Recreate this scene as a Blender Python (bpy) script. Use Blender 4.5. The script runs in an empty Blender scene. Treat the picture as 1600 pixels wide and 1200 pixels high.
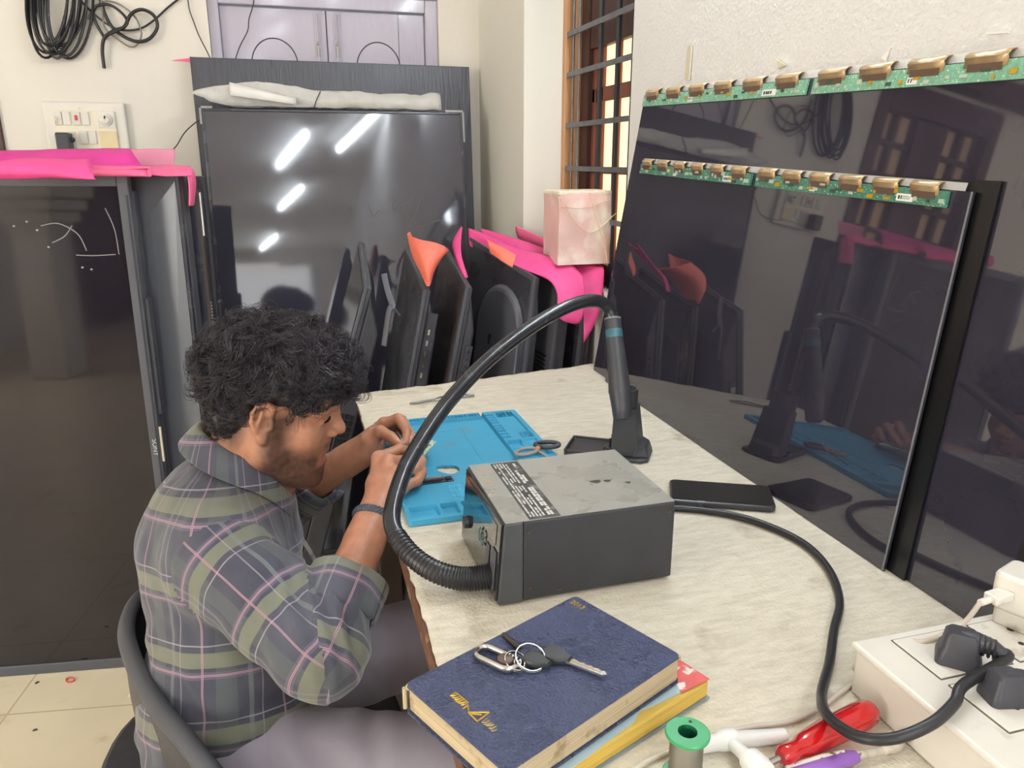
import bpy, bmesh, math, random
import numpy as np
from mathutils import Vector, Matrix, noise as mnoise

S = bpy.context.scene
COL = S.collection
random.seed(7)
RNG = np.random.default_rng(7)
R = math.radians

# ------------------------------------------------------------------ camera, world, light, exposure
cam_d = bpy.data.cameras.new('camera'); cam_d.sensor_width = 36; cam_d.lens = 27; cam_d.clip_start = .02
cam = bpy.data.objects.new('camera', cam_d); COL.objects.link(cam)
cam.location = (0, 0, 1.35)
cam.rotation_euler = (R(90 - 16.260), 0, R(-16.068))
S.camera = cam
S.view_settings.view_transform = 'Standard'
S.view_settings.look = 'None'
S.view_settings.gamma = 1
S.view_settings.use_curve_mapping = False
S.view_settings.exposure = 0.48

wd = bpy.data.worlds.new('sky'); S.world = wd; wd.use_nodes = True
wd.node_tree.nodes['Background'].inputs[0].default_value = (.80, .88, 1, 1)
wd.node_tree.nodes['Background'].inputs[1].default_value = .8

def area(name, loc, target, sx, sy, power, col):
    l = bpy.data.lights.new(name, 'AREA'); l.shape = 'RECTANGLE'; l.size = sx; l.size_y = sy
    l.energy = power; l.color = col
    o = bpy.data.objects.new(name, l); COL.objects.link(o); o.location = loc
    o.rotation_euler = (Vector(target) - Vector(loc)).to_track_quat('-Z', 'Y').to_euler()
    return o
# added unseen fill lights: at the front opening and before the closed left wall
area('added_front_fill', (-1.6, -6.9, 1.4), (-.8, 0, 1.0), 3.8, 2.3, 70, (1, .97, .93))
area('added_left_fill', (-4.3, -.6, 1.5), (0, 1.2, .9), 2.2, 1.8, 110, (1, .96, .90))

# ------------------------------------------------------------------ helpers
def lin(c):
    o = []
    for v in c[:3]:
        v = v / 255.0
        o.append(v / 12.92 if v <= .04045 else ((v + .055) / 1.055) ** 2.4)
    return (o[0], o[1], o[2], 1.0)

def mat(name, col, rough=.5, metal=0., var=.06, scale=14., bump=0., bscale=120., coat=0., trans=0., ior=1.5,
        alpha=1., emit=0., sheen=0., sss=0., stretch=(1, 1, 1), col2=None, spots=None, spec=.5, rvar=0.):
    """procedural surface: base colour varied by noise, optional bump, second colour patches"""
    m = bpy.data.materials.new(name); m.use_nodes = True
    nt = m.node_tree; N = nt.nodes; L = nt.links
    b = N['Principled BSDF']
    tc = N.new('ShaderNodeTexCoord'); mp = N.new('ShaderNodeMapping'); mp.inputs['Scale'].default_value = stretch
    L.new(tc.outputs['Object'], mp.inputs['Vector'])
    nz = N.new('ShaderNodeTexNoise'); nz.inputs['Scale'].default_value = scale; nz.inputs['Detail'].default_value = 6
    L.new(mp.outputs[0], nz.inputs['Vector'])
    c = lin(col)
    rp = N.new('ShaderNodeValToRGB'); L.new(nz.outputs[0], rp.inputs[0])
    e = rp.color_ramp.elements
    e[0].position = .3; e[1].position = .7
    if col2 is None:
        e[0].color = tuple(max(0, v * (1 - var)) for v in c[:3]) + (1,)
        e[1].color = tuple(min(1, v * (1 + var)) for v in c[:3]) + (1,)
    else:
        e[0].color = c; e[1].color = lin(col2)
    src = rp.outputs[0]
    if spots:
        n2 = N.new('ShaderNodeTexNoise'); n2.inputs['Scale'].default_value = spots[1]; n2.inputs['Detail'].default_value = 4
        L.new(tc.outputs['Object'], n2.inputs['Vector'])
        r2 = N.new('ShaderNodeValToRGB'); r2.color_ramp.elements[0].position = spots[2]; r2.color_ramp.elements[1].position = spots[3]
        L.new(n2.outputs[0], r2.inputs[0])
        mx = N.new('ShaderNodeMix'); mx.data_type = 'RGBA'
        L.new(r2.outputs[0], mx.inputs[0]); L.new(src, mx.inputs[6]); mx.inputs[7].default_value = lin(spots[0])
        src = mx.outputs[2]
    L.new(src, b.inputs['Base Color'])
    b.inputs['Roughness'].default_value = rough; b.inputs['Metallic'].default_value = metal
    b.inputs['IOR'].default_value = ior; b.inputs['Specular IOR Level'].default_value = spec
    b.inputs['Coat Weight'].default_value = coat; b.inputs['Coat Roughness'].default_value = .08
    b.inputs['Transmission Weight'].default_value = trans; b.inputs['Alpha'].default_value = alpha
    b.inputs['Sheen Weight'].default_value = sheen; b.inputs['Sheen Roughness'].default_value = .6
    if sss:
        b.inputs['Subsurface Weight'].default_value = sss; b.inputs['Subsurface Radius'].default_value = (.012, .005, .003)
        b.inputs['Subsurface Scale'].default_value = .6
    if emit:
        b.inputs['Emission Color'].default_value = c; b.inputs['Emission Strength'].default_value = emit
    if rvar:
        mr = N.new('ShaderNodeMapRange'); L.new(nz.outputs[0], mr.inputs[0])
        mr.inputs[1].default_value = .3; mr.inputs[2].default_value = .7
        mr.inputs[3].default_value = max(0, rough - rvar); mr.inputs[4].default_value = rough + rvar
        L.new(mr.outputs[0], b.inputs['Roughness'])
    if bump:
        n3 = N.new('ShaderNodeTexNoise'); n3.inputs['Scale'].default_value = bscale; n3.inputs['Detail'].default_value = 5
        L.new(mp.outputs[0], n3.inputs['Vector'])
        bp = N.new('ShaderNodeBump'); bp.inputs['Strength'].default_value = min(1, bump); bp.inputs['Distance'].default_value = .004
        L.new(n3.outputs[0], bp.inputs['Height']); L.new(bp.outputs[0], b.inputs['Normal'])
    return m

INV = {}
def setp(o, label=None, cat=None, group=None, kind=None):
    if label: o['label'] = label
    if cat: o['category'] = cat
    if group: o['group'] = group
    if kind: o['kind'] = kind
    return o

def thing(name, label, cat, loc, rotz=0., group=None, local=False):
    o = bpy.data.objects.new(name, None); COL.objects.link(o)
    o.empty_display_size = .05
    o.location = loc; o.rotation_euler = (0, 0, rotz)
    if not local:
        INV[o.name] = (Matrix.Translation(Vector(loc)) @ Matrix.Rotation(rotz, 4, 'Z')).inverted()
    return setp(o, label, cat, group)

class MB:
    def __init__(self, M=None): self.bm = bmesh.new(); self.M = M
    def v(self, p):
        p = Vector(p)
        return self.bm.verts.new(self.M @ p if self.M else p)
    def faces(self, pts, fs, mi=0):
        vs = [self.v(p) for p in pts]
        for f in fs:
            try: self.bm.faces.new([vs[i] for i in f]).material_index = mi
            except ValueError: pass
        return self
    def box(self, x0, x1, y0, y1, z0, z1, mi=0):
        p = [(x, y, z) for z in (z0, z1) for y in (y0, y1) for x in (x0, x1)]
        return self.faces(p, [(0, 2, 3, 1), (4, 5, 7, 6), (0, 1, 5, 4), (2, 6, 7, 3), (0, 4, 6, 2), (1, 3, 7, 5)], mi)
    def hexa(self, bot, top, mi=0):
        """bot, top: matching rings of points (counter-clockwise seen from above)"""
        n = len(bot); p = list(bot) + list(top)
        f = [tuple(range(n - 1, -1, -1)), tuple(range(n, 2 * n))]
        f += [(i, (i + 1) % n, n + (i + 1) % n, n + i) for i in range(n)]
        return self.faces(p, f, mi)
    def prism(self, poly, z0, z1, mi=0):
        return self.hexa([(x, y, z0) for x, y in poly], [(x, y, z1) for x, y in poly], mi)
    def loft(self, rings, mi=0, caps=True, closed=True):
        n = len(rings[0]); p = [q for r in rings for q in r]; f = []
        for k in range(len(rings) - 1):
            for i in range(n if closed else n - 1):
                j = (i + 1) % n
                f.append((k * n + i, k * n + j, (k + 1) * n + j, (k + 1) * n + i))
        if caps and closed:
            f.append(tuple(range(n - 1, -1, -1))); f.append(tuple((len(rings) - 1) * n + i for i in range(n)))
        return self.faces(p, f, mi)
    def lathe(self, prof, seg=24, c=(0, 0, 0), mi=0, caps=True):
        rings = [[(c[0] + r * math.cos(2 * math.pi * i / seg), c[1] + r * math.sin(2 * math.pi * i / seg), c[2] + z) for i in range(seg)] for r, z in prof]
        return self.loft(rings, mi, caps)
    def tube(self, path, r, seg=8, mi=0, closed=False, flat=None):
        path = [Vector(p) for p in path]; n = len(path)
        rs = r if isinstance(r, (list, tuple)) else [r] * n
        rings = []; up = None
        for i, p in enumerate(path):
            if closed: t = path[(i + 1) % n] - path[i - 1]
            else: t = path[min(i + 1, n - 1)] - path[max(i - 1, 0)]
            if t.length < 1e-9: t = Vector((0, 0, 1))
            t.normalize()
            if up is None:
                up = Vector((0, 0, 1)) if abs(t.z) < .9 else Vector((1, 0, 0))
            up = (up - t * up.dot(t))
            if up.length < 1e-6: up = t.orthogonal()
            up.normalize(); sd = t.cross(up)
            fu = 1 if flat is None else flat
            rings.append([p + (sd * math.cos(2 * math.pi * k / seg) + up * math.sin(2 * math.pi * k / seg) * fu) * rs[i] for k in range(seg)])
        if closed: rings.append(rings[0])
        return self.loft(rings, mi, caps=not closed)
    def sphere(self, c, r, seg=12, ring=8, mi=0, sc=(1, 1, 1)):
        rings = []
        for j in range(1, ring):
            a = math.pi * j / ring
            rings.append([(c[0] + r * sc[0] * math.sin(a) * math.cos(2 * math.pi * i / seg), c[1] + r * sc[1] * math.sin(a) * math.sin(2 * math.pi * i / seg), c[2] - r * sc[2] * math.cos(a)) for i in range(seg)])
        return self.loft(rings, mi)
    def sheet(self, rows, mi=0):
        return self.loft(rows, mi, caps=False, closed=False)
    def build(self, name, m, parent=None, bevel=0., smooth=0., solid=0., bseg=2, sub=0):
        bm = self.bm
        bmesh.ops.recalc_face_normals(bm, faces=bm.faces)
        me = bpy.data.meshes.new(name); bm.to_mesh(me); bm.free()
        return link(name, me, m, parent, bevel, smooth, solid, bseg, sub)

def link(name, me, m, parent=None, bevel=0., smooth=0., solid=0., bseg=2, sub=0):
    for q in (m if isinstance(m, (list, tuple)) else [m]): me.materials.append(q)
    o = bpy.data.objects.new(name, me); COL.objects.link(o)
    if smooth:
        me.polygons.foreach_set('use_smooth', [True] * len(me.polygons))
        if smooth < 180: me.set_sharp_from_angle(angle=R(smooth))
    if solid:
        md = o.modifiers.new('solid', 'SOLIDIFY'); md.thickness = solid; md.offset = 0
    if bevel:
        md = o.modifiers.new('bevel', 'BEVEL'); md.width = bevel; md.segments = bseg; md.limit_method = 'ANGLE'; md.angle_limit = R(38)
    if sub:
        md = o.modifiers.new('sub', 'SUBSURF'); md.levels = sub; md.render_levels = sub
    if parent is not None:
        o.parent = parent
        if parent.name in INV: o.matrix_parent_inverse = INV[parent.name]
    return o

def structure(o):
    o['kind'] = 'structure'; return o

def dup(root, loc, rotz=None, label=None):
    """a copy of a thing, its parts and their sub-parts"""
    r = root.copy(); COL.objects.link(r); r.location = loc
    if rotz is not None: r.rotation_euler = (0, 0, rotz)
    if label: r['label'] = label
    for ch in list(root.children):
        c = ch.copy(); COL.objects.link(c); c.parent = r
        for g in list(ch.children):
            d = g.copy(); COL.objects.link(d); d.parent = c
    return r

def cr(pts, n=8, closed=False):
    """catmull-rom through points"""
    P = [Vector(p) for p in pts]; out = []; m = len(P)
    for i in range(m if closed else m - 1):
        g = (lambda k: P[k % m]) if closed else (lambda k: P[max(0, min(m - 1, k))])
        p0, p1, p2, p3 = g(i - 1), g(i), g(i + 1), g(i + 2)
        for k in range(n):
            t = k / n
            out.append(.5 * ((2 * p1) + (p2 - p0) * t + (2 * p0 - 5 * p1 + 4 * p2 - p3) * t * t + (3 * p1 - p0 - 3 * p2 + p3) * t ** 3))
    if not closed: out.append(P[-1])
    return out

def frame(o, x, z=None):
    """matrix with origin o, local x axis along x and local z nearest z"""
    x = Vector(x).normalized(); z = Vector(z or (0, 0, 1)); z = (z - x * z.dot(x)).normalized(); y = z.cross(x)
    return Matrix(((x.x, y.x, z.x, o[0]), (x.y, y.y, z.y, o[1]), (x.z, y.z, z.z, o[2]), (0, 0, 0, 1)))

def text(name, body, size, M, m, parent, ext=.0003, bold=0.):
    cu = bpy.data.curves.new(name, 'FONT'); cu.body = body; cu.size = size; cu.extrude = ext; cu.align_x = 'CENTER'; cu.align_y = 'CENTER'; cu.offset = bold
    t = bpy.data.objects.new(name, cu); COL.objects.link(t)
    bpy.context.view_layer.update()
    me = bpy.data.meshes.new_from_object(t.evaluated_get(bpy.context.evaluated_depsgraph_get()))
    bpy.data.objects.remove(t); me.name = name; me.transform(M)
    return link(name, me, m, parent)

# ------------------------------------------------------------------ shared materials
M_wall = mat('cream_painted_plaster', (227, 221, 211), .62, var=.03, scale=2.2, bump=.12, bscale=60)
M_wallw = mat('white_stippled_plaster', (222, 221, 220), .6, var=.02, scale=3, bump=.35, bscale=130, spots=((205, 200, 186), 4.5, .66, .74))
M_ceil = mat('white_ceiling_paint', (235, 233, 228), .8)
M_floor = None
M_lav = mat('lavender_enamel', (182, 175, 190), .28, var=.05, scale=9, bump=.5, bscale=45, stretch=(1, 1, .25), coat=.3)
M_groove = mat('dark_groove', (70, 66, 72), .7)
M_brass = mat('tarnished_steel', (120, 112, 104), .35, metal=.8, var=.2)
M_wood = mat('dark_brown_window_wood', (70, 42, 36), .5, var=.25, scale=6, stretch=(8, 8, .6), bump=.2)
M_redwood = mat('reddish_shutter_wood', (126, 72, 54), .5, var=.2, scale=6, stretch=(8, 8, .6))
M_orange = mat('varnished_orange_wood', (186, 140, 98), .5, var=.12, scale=5, stretch=(8, 8, .6))
M_iron = mat('dull_steel_grille', (112, 114, 120), .45, metal=.6, var=.2, scale=30)
M_irond = mat('dark_steel_bar', (44, 46, 56), .45, metal=.3, var=.15, scale=30)
M_pane = mat('emissive_daylight_pane', (255, 226, 176), .5, var=.05, scale=3, emit=.9)  # emission stands in for daylight behind the frosted glass
M_pane2 = mat('dim_emissive_pane', (222, 186, 146), .5, var=.06, scale=3, emit=.38)  # weak emission put in for daylight through the shuttered window
M_blk = mat('black_plastic', (60, 60, 67), .42, var=.15, scale=30, bump=.12, bscale=500)
M_blks = mat('satin_black_plastic', (54, 54, 62), .25, var=.12, scale=12, rvar=.06)
M_blkm = mat('matt_charcoal_plastic', (78, 79, 86), .5, var=.1, scale=10, bump=.1, bscale=600)
M_glass = mat('dark_panel_glass', (50, 48, 60), .03, var=.12, scale=9, ior=1.85, rvar=.012)
M_glassb = mat('hazy_screen_glass', (28, 25, 34), .05, var=.2, scale=5, ior=1.55, coat=.0, rvar=.03)
M_screen = mat('grey_antiglare_screen', (58, 57, 69), .05, var=.12, scale=3, ior=1.75, rvar=.012)
M_white = mat('aged_white_plastic', (226, 221, 211), .4, var=.04, scale=16, spots=((176, 164, 146), 22, .64, .74))
M_cream = mat('cream_switch_plastic', (232, 222, 200), .35, var=.03)
M_steel = mat('bright_steel', (200, 198, 195), .22, metal=1, var=.06, scale=40)
M_gold = mat('gold_foil', (212, 178, 70), .3, metal=.7, var=.15, scale=300)
M_pink = mat('hot_pink_foam_sheet', (238, 82, 152), .55, var=.06, scale=30, bump=.15, bscale=700, sss=.15)
M_pink2 = mat('rose_pink_foam_sheet', (250, 112, 160), .55, var=.05, scale=30, bump=.15, bscale=700, sss=.15)
M_pink3 = mat('magenta_foam_sheet', (226, 58, 158), .55, var=.06, scale=30, bump=.15, bscale=700, sss=.15)
M_coral = mat('coral_foam_sheet', (244, 124, 104), .55, var=.06, scale=30, bump=.15, bscale=700, sss=.15)
M_rub = mat('black_rubber', (36, 36, 40), .38, var=.15, scale=40, rvar=.08)
M_wirew = mat('dirty_white_cable', (206, 194, 180), .5, var=.08, scale=40)

# ------------------------------------------------------------------ floor, walls, ceiling
def tile_floor():
    m = mat('cream_marble_tile', (236, 222, 192), .22, var=.05, scale=3.2, coat=.25, spots=((214, 190, 150), 11, .60, .78))
    nt = m.node_tree; N = nt.nodes; L = nt.links; b = N['Principled BSDF']
    src = b.inputs['Base Color'].links[0].from_socket
    tc = N.new('ShaderNodeTexCoord'); br = N.new('ShaderNodeTexBrick')
    br.offset = 0; br.inputs['Scale'].default_value = 1; br.inputs['Brick Width'].default_value = .6; br.inputs['Row Height'].default_value = .6
    br.inputs['Mortar Size'].default_value = .0025; br.inputs['Color1'].default_value = (0, 0, 0, 1); br.inputs['Color2'].default_value = (0, 0, 0, 1); br.inputs['Mortar'].default_value = (1, 1, 1, 1)
    mp = N.new('ShaderNodeMapping'); mp.inputs['Location'].default_value = (.47, .02, 0); mp.inputs['Rotation'].default_value = (0, 0, R(9))
    L.new(tc.outputs['Object'], mp.inputs[0]); L.new(mp.outputs[0], br.inputs[0])
    mx = N.new('ShaderNodeMix'); mx.data_type = 'RGBA'; L.new(br.outputs[0], mx.inputs[0]); L.new(src, mx.inputs[6]); mx.inputs[7].default_value = lin((206, 188, 150))
    L.new(mx.outputs[2], b.inputs['Base Color'])
    return m
structure(MB().box(-4.6, 1.3, -7.6, 3.3, -.1, 0).build('floor', tile_floor()))
structure(MB().box(-4.6, 1.3, -7.6, 3.3, 2.75, 2.85).build('ceiling', M_ceil))
YB = 2.97
w = MB()                                                    # back wall with the cupboard recess and the shuttered window
NX0, NX1, NZ0, NZ1 = -.20, .58, .80, 1.90
WX0, WX1, WZ0, WZ1 = -1.56, -.86, 1.30, 2.05
for a in ((-4.6, WX0, 0, 2.75), (WX0, WX1, 0, WZ0), (WX0, WX1, WZ1, 2.75), (WX1, NX0, 0, 2.75), (NX0, NX1, 0, NZ0), (NX0, NX1, NZ1, 2.75), (NX1, .729, 0, 2.75)):
    w.box(a[0], a[1], YB, YB + .2, a[2], a[3])
structure(w.build('wall_back', M_wall))
structure(MB().box(.729, 1.2, 2.40, 3.17, 0, 2.75).build('trim_1', mat('pale_painted_pilaster', (226, 224, 214), .6, var=.02, scale=2, bump=.1)))
w = MB()
w.box(.83, 1.2, -7.1, 1.835, 0, 2.75); w.box(.83, 1.2, 1.835, 2.40, 0, 1.0); w.box(.83, 1.2, 1.835, 2.40, 2.25, 2.75)
structure(w.build('wall_right', M_wallw))
structure(MB().box(-4.6, -4.4, -7.1, 3.17, 0, 2.75).build('wall_left', M_wall))
w = MB()
w.box(-4.6, -3.6, -7.6, -7.0, 0, 2.75); w.box(.4, 1.2, -7.6, -7.0, 0, 2.75); w.box(-3.6, .4, -7.6, -7.0, 2.5, 2.75); w.box(-3.6, .4, -7.6, -7.0, 0, .2)
structure(w.build('wall_front', M_wall))

# moulded column with a stepped capital, seen mirrored in the television on the left
c = MB()
c.box(-3.27, -2.98, -2.15, -1.86, 0, 1.12)
for k, z in enumerate((1.12, 1.20, 1.29, 1.38)):
    e = .02 + .04 * k
    c.box(-3.27 - e, -2.98 + e, -2.15 - e, -1.86 + e, z, z + (.08 if k < 3 else 1.37))
structure(c.build('trim_2', M_wall, bevel=.012))

d = MB()      # dark boards added far down the left side for the mirrored dark opening
for k in range(8): d.box(-4.41, -4.37 + .006 * (k % 2), -6.9 + k * .325, -6.58 + k * .325, 0, 2.35)
structure(d.build('added_dark_boards', M_wood, bevel=.006))

# ------------------------------------------------------------------ niche cupboard doors (lavender)
d = MB()
d.box(NX0, NX0 + .035, 2.99, 3.06, NZ0, NZ1); d.box(NX1 - .045, NX1, 2.99, 3.06, NZ0, NZ1)
d.box(NX0 + .035, NX1 - .045, 2.99, 3.06, NZ1 - .045, NZ1); d.box(NX0 + .035, NX1 - .045, 2.99, 3.06, NZ0, NZ0 + .04)
door = structure(d.build('door_1', M_lav, bevel=.003))
def leaf(x0, x1, cx):
    z0, z1 = NZ0 + .042, NZ1 - .048
    l = MB().box(x0, x1, 3.012, 3.045, z0, z1).build('door_leaf', M_lav, door, bevel=.002)
    pts = [(cx + .078 * math.cos(a), 3.0115, 1.668 + .088 * math.sin(a)) for a in np.linspace(0, math.pi, 25)]
    pts = [(cx + .078, 3.0115, z0 + .1)] + pts + [(cx - .078, 3.0115, z0 + .1)]
    MB().tube(pts, .0022, 5).build('panel_groove', M_groove, l)
    return l
lf = leaf(NX0 + .036, .1865, .005); rf = leaf(.1885, NX1 - .046, .365)
MB().box(.44, .4415, 3.0105, 3.013, NZ0 + .05, NZ1 - .05).build('panel_groove', M_groove, rf)
for x, l in ((.155, lf), (.222, rf)):
    b = MB(); b.box(x - .009, x + .009, 3.004, 3.012, 1.66, 1.845); b.tube([(x, 3.0, 1.67), (x, 3.0, 1.84)], .0035, 8)
    b.build('bolt', M_lav, l, smooth=40)
    b = MB(); b.tube([(x, 2.985, 1.742), (x, 3.004, 1.742)], .006, 10); b.box(x - .006, x + .006, 2.998, 3.004, 1.70, 1.73)
    b.build('bolt_knob', M_brass, l, smooth=40)
MB().box(.1858, .1892, 3.0105, 3.04, NZ0 + .05, NZ1 - .05).build('meeting_groove', M_groove, door)

# ------------------------------------------------------------------ window with the iron grille (right)
f = MB()
XW = .872
f.box(XW - .02, XW + .05, 2.372, 2.40, 1.0, 2.25)                 # far jamb (orange wood edge)
win = structure(f.build('window_1', M_orange, bevel=.003))
g = MB()
g.box(XW + .03, XW + .06, 2.31, 2.372, 1.0, 2.25); g.box(XW + .03, XW + .06, 1.835, 1.87, 1.0, 2.25); g.box(XW + .035, XW + .06, 1.87, 2.31, 1.665, 2.25); g.box(XW, XW + .06, 1.87, 2.31, 1.0, 1.06)
g.build('window_frame', M_wood, win, bevel=.003)
s = MB()
for y in (2.30, 2.27, 2.235, 2.12, 2.02, 1.965):
    s.box(XW + .046, XW + .055, y - .010, y + .010, 1.06, 1.665)
s.box(XW + .046, XW + .055, 1.87, 2.31, 1.515, 1.555); s.box(XW + .046, XW + .055, 1.87, 2.31, 1.31, 1.325)
s.build('shutter', M_redwood, win, bevel=.002)
MB().box(XW + .058, XW + .066, 1.84, 2.32, 1.06, 1.70).build('pane', M_pane, win)
gr = MB()
for z in (1.185, 1.325, 1.452, 1.598, 1.712): gr.box(XW - .016, XW - .010, 1.84, 2.39, z - .007, z + .007)
gr.build('grille_rail', M_iron, win)
for y in (2.335, 2.285): MB().tube([(XW - .008, y, 1.0), (XW - .008, y, 2.25)], .004, 8).build('grille_bar', M_iron, win, smooth=60)
for y in (2.12, 2.0, 1.90): MB().box(XW - .012, XW - .004, y - .009, y + .009, 1.0, 2.25).build('grille_bar', M_irond, win)

# ------------------------------------------------------------------ shuttered window on the back wall, just left of the frame
f = MB()
f.box(WX0, WX0 + .06, YB - .012, YB + .1, WZ0, WZ1); f.box(WX1 - .06, WX1, YB - .012, YB + .1, WZ0, WZ1)
f.box(WX0 + .06, WX1 - .06, YB - .012, YB + .1, WZ1 - .12, WZ1); f.box(WX0 + .06, WX1 - .06, YB - .012, YB + .1, WZ0, WZ0 + .05)
f.box(-1.30, -1.12, YB + .02, YB + .09, WZ0 + .05, WZ1 - .12)
win2 = structure(f.build('window_2', M_wood, bevel=.004))
f = MB()
for x in (-1.40, -1.02): f.box(x - .012, x + .012, YB + .03, YB + .07, WZ0 + .05, WZ1 - .12)
for z in (1.44, 1.58, 1.66, 1.80): f.box(WX0 + .06, -1.30, YB + .032, YB + .068, z - .011, z + .011); f.box(-1.12, WX1 - .06, YB + .032, YB + .068, z - .011, z + .011)
f.build('glazing_bars', M_wood, win2)
MB().box(WX0 + .05, WX1 - .05, YB + .075, YB + .085, WZ0 + .04, WZ1 - .1).build('pane', M_pane2, win2)
MB().box(WX0 - .12, WX1 + .08, YB - .14, YB - .002, WZ1 + .02, WZ1 + .10).build('window_hood', M_wood, win2, bevel=.004)

# ------------------------------------------------------------------ ceiling tube lights (their streaks show in the screens)
M_tube = mat('glowing_tube', (236, 246, 255), .4, emit=78)
M_fit = mat('white_batten', (225, 225, 222), .5)
t0 = None
TL = [((.63, -1.15, 2.72), 'ceiling tube light over the bench end, nearest the panel wall'), ((.10, -1.67, 2.72), 'ceiling tube light second along the row from the bench'),
      ((.07, -3.43, 2.72), 'ceiling tube light third along the row from the bench'), ((-.26, -6.05, 2.72), 'ceiling tube light furthest away, by the shop front'),
      ((.785, 1.30, 2.24), 'tube light high on the right wall over the bare display panels')]
for k, (p, lb) in enumerate(TL):
    if t0 is None:
        t0 = thing('tube_light', lb, 'light', p, R(-14), 'ceiling tube lights', local=True)
        MB().box(-.03, .03, -.56, .56, 0, .03).build('batten', M_fit, t0, bevel=.004)
        MB().tube([(0, -.54, -.02), (0, .54, -.02)], .013, 12).build('tube', M_tube, t0, smooth=60)
        for y in (-.55, .55): MB().box(-.018, .018, y - .012, y + .012, -.036, .002).build('end_cap', M_fit, t0, bevel=.003)
    else: dup(t0, p, 0. if k == 4 else None, label=lb)

# ------------------------------------------------------------------ black laminate board against the back wall
def woodgrain():
    m = mat('black_woodgrain_laminate', (62, 62, 70), .34, var=.25, scale=5, stretch=(14, 14, .35), bump=.25, bscale=9, rvar=.08)
    return m
lb = thing('laminate_board', 'tall black wood-grain board leaning behind the big television', 'board', (.2, 2.83, 0))
b = MB()
b.hexa([(-.262, 2.78, 0), (.682, 2.78, 0), (.682, 2.80, 0), (-.262, 2.80, 0)], [(-.262, 2.905, 1.675), (.676, 2.905, 1.672), (.676, 2.925, 1.672), (-.262, 2.925, 1.675)])
b.build('board_panel', woodgrain(), lb, bevel=.002)
MB().hexa([(-.2635, 2.779, 0), (-.260, 2.779, 0), (-.260, 2.801, 0), (-.2635, 2.801, 0)], [(-.2635, 2.904, 1.6755), (-.260, 2.904, 1.6755), (-.260, 2.926, 1.6755), (-.2635, 2.926, 1.6755)]).build('edge_band', M_blk, lb)

# big television on its short side
LEAN = R(8)
tv = thing('large_television', 'large bare television standing on end with streaks of light on its grey screen', 'television', (.19, 2.56, 0))
TM = Matrix(((1, 0, 0, .19), (0, math.cos(LEAN), math.sin(LEAN), 2.545), (0, -math.sin(LEAN), math.cos(LEAN), 0), (0, 0, 0, 1)))
TWd, THt = .424, 1.523
MB(TM).box(-TWd + .008, TWd - .008, .0, .004, .02, THt - .008).build('screen', M_screen, tv)
b = MB(TM)
for x0, x1, z0, z1 in ((-TWd, -TWd + .009, 0, THt), (TWd - .009, TWd, 0, THt), (-TWd + .009, TWd - .009, THt - .009, THt), (-TWd + .009, TWd - .009, 0, .02)): b.box(x0, x1, -.003, .02, z0, z1)
b.build('bezel', M_blks, tv, bevel=.002)
b = MB(TM)
M_ctape = mat('clear_packing_tape', (176, 174, 170), .25, var=.1, alpha=.75)
for x0, x1, z0, z1 in ((-TWd + .001, -TWd + .035, THt - .001, THt + .006), (TWd - .06, TWd + .002, THt - .001, THt + .006), (TWd - .001, TWd + .005, THt - .10, THt), (-TWd - .005, -TWd + .001, THt - .05, THt)): MB(TM).box(x0, x1, -.005, .014, z0, z1).build('corner_tape', M_ctape, tv)
MB(TM).box(-TWd + .01, TWd - .01, .02, .035, .02, THt - .02).build('back_cover', M_blk, tv, bevel=.004)
# scribble left in the dust
M_dust = mat('dust_line', (120, 118, 122), .8)
def px_tv(x, y):   # screen-plane coordinates measured on the glass
    return (x, -.0006, y)
for st in ([(.0, 1.20), (.012, 1.21), (.02, 1.19), (.035, 1.20)], [(.08, 1.215), (.09, 1.185), (.10, 1.18), (.115, 1.195), (.13, 1.185), (.145, 1.19)], [(.185, 1.235), (.165, 1.22), (.17, 1.20), (.19, 1.20)], [(.235, 1.235), (.20, 1.21), (.205, 1.185), (.235, 1.175)], [(.27, 1.245), (.25, 1.20), (.235, 1.16), (.25, 1.145), (.29, 1.15), (.33, 1.16)]):
    MB(TM).tube([px_tv(*p) for p in cr(st, 5)], .0009, 4).build('dust_scribble', M_dust, tv)

# crumpled translucent wrap on top of it
M_wrap = mat('translucent_packing_foam', (226, 224, 220), .45, var=.08, scale=30, bump=.8, bscale=45, alpha=.70, sss=.1)
wr = thing('packing_foam', 'crumpled white packing foam lying along the top of the large television', 'packing foam', (.15, 2.77, 1.525))
zt = 1.523 * math.cos(LEAN); yt = 2.545 + 1.523 * math.sin(LEAN)
def wrap_rows():
    xs = np.linspace(-.225, .54, 46); rows = []
    prof = [(-.225, .046), (-.16, .060), (-.10, .075), (-.05, .078), (.03, .068), (.10, .056), (.2, .053), (.30, .05), (.4, .048), (.48, .046), (.50, .058), (.54, .05)]
    for j in range(7):
        t = j / 6; row = []
        for x in xs:
            h = np.interp(x, [p[0] for p in prof], [p[1] for p in prof]); lo_ = np.interp(x, [-.23, -.15], [.040, 0.]); h -= lo_
            a = t * math.pi
            wob = .006 * mnoise.noise(Vector((x * 14, j * .9, 2))) + .004 * mnoise.noise(Vector((x * 40, j * 2, 5)))
            xx = x - (.03 * (1 - t) if x < -.17 else 0)
            row.append((xx, yt - .004 + .030 * (1 - math.cos(a)) / 2 + wob, zt + .008 + lo_ + h * math.sin(a) * (.93 + .1 * t) + wob))
        rows.append(row)
    return rows
MB().sheet(wrap_rows()).build('foam_fold', M_wrap, wr, smooth=60, solid=.003)
fl = MB(); xs = np.linspace(-.14, .06, 12)
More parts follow.
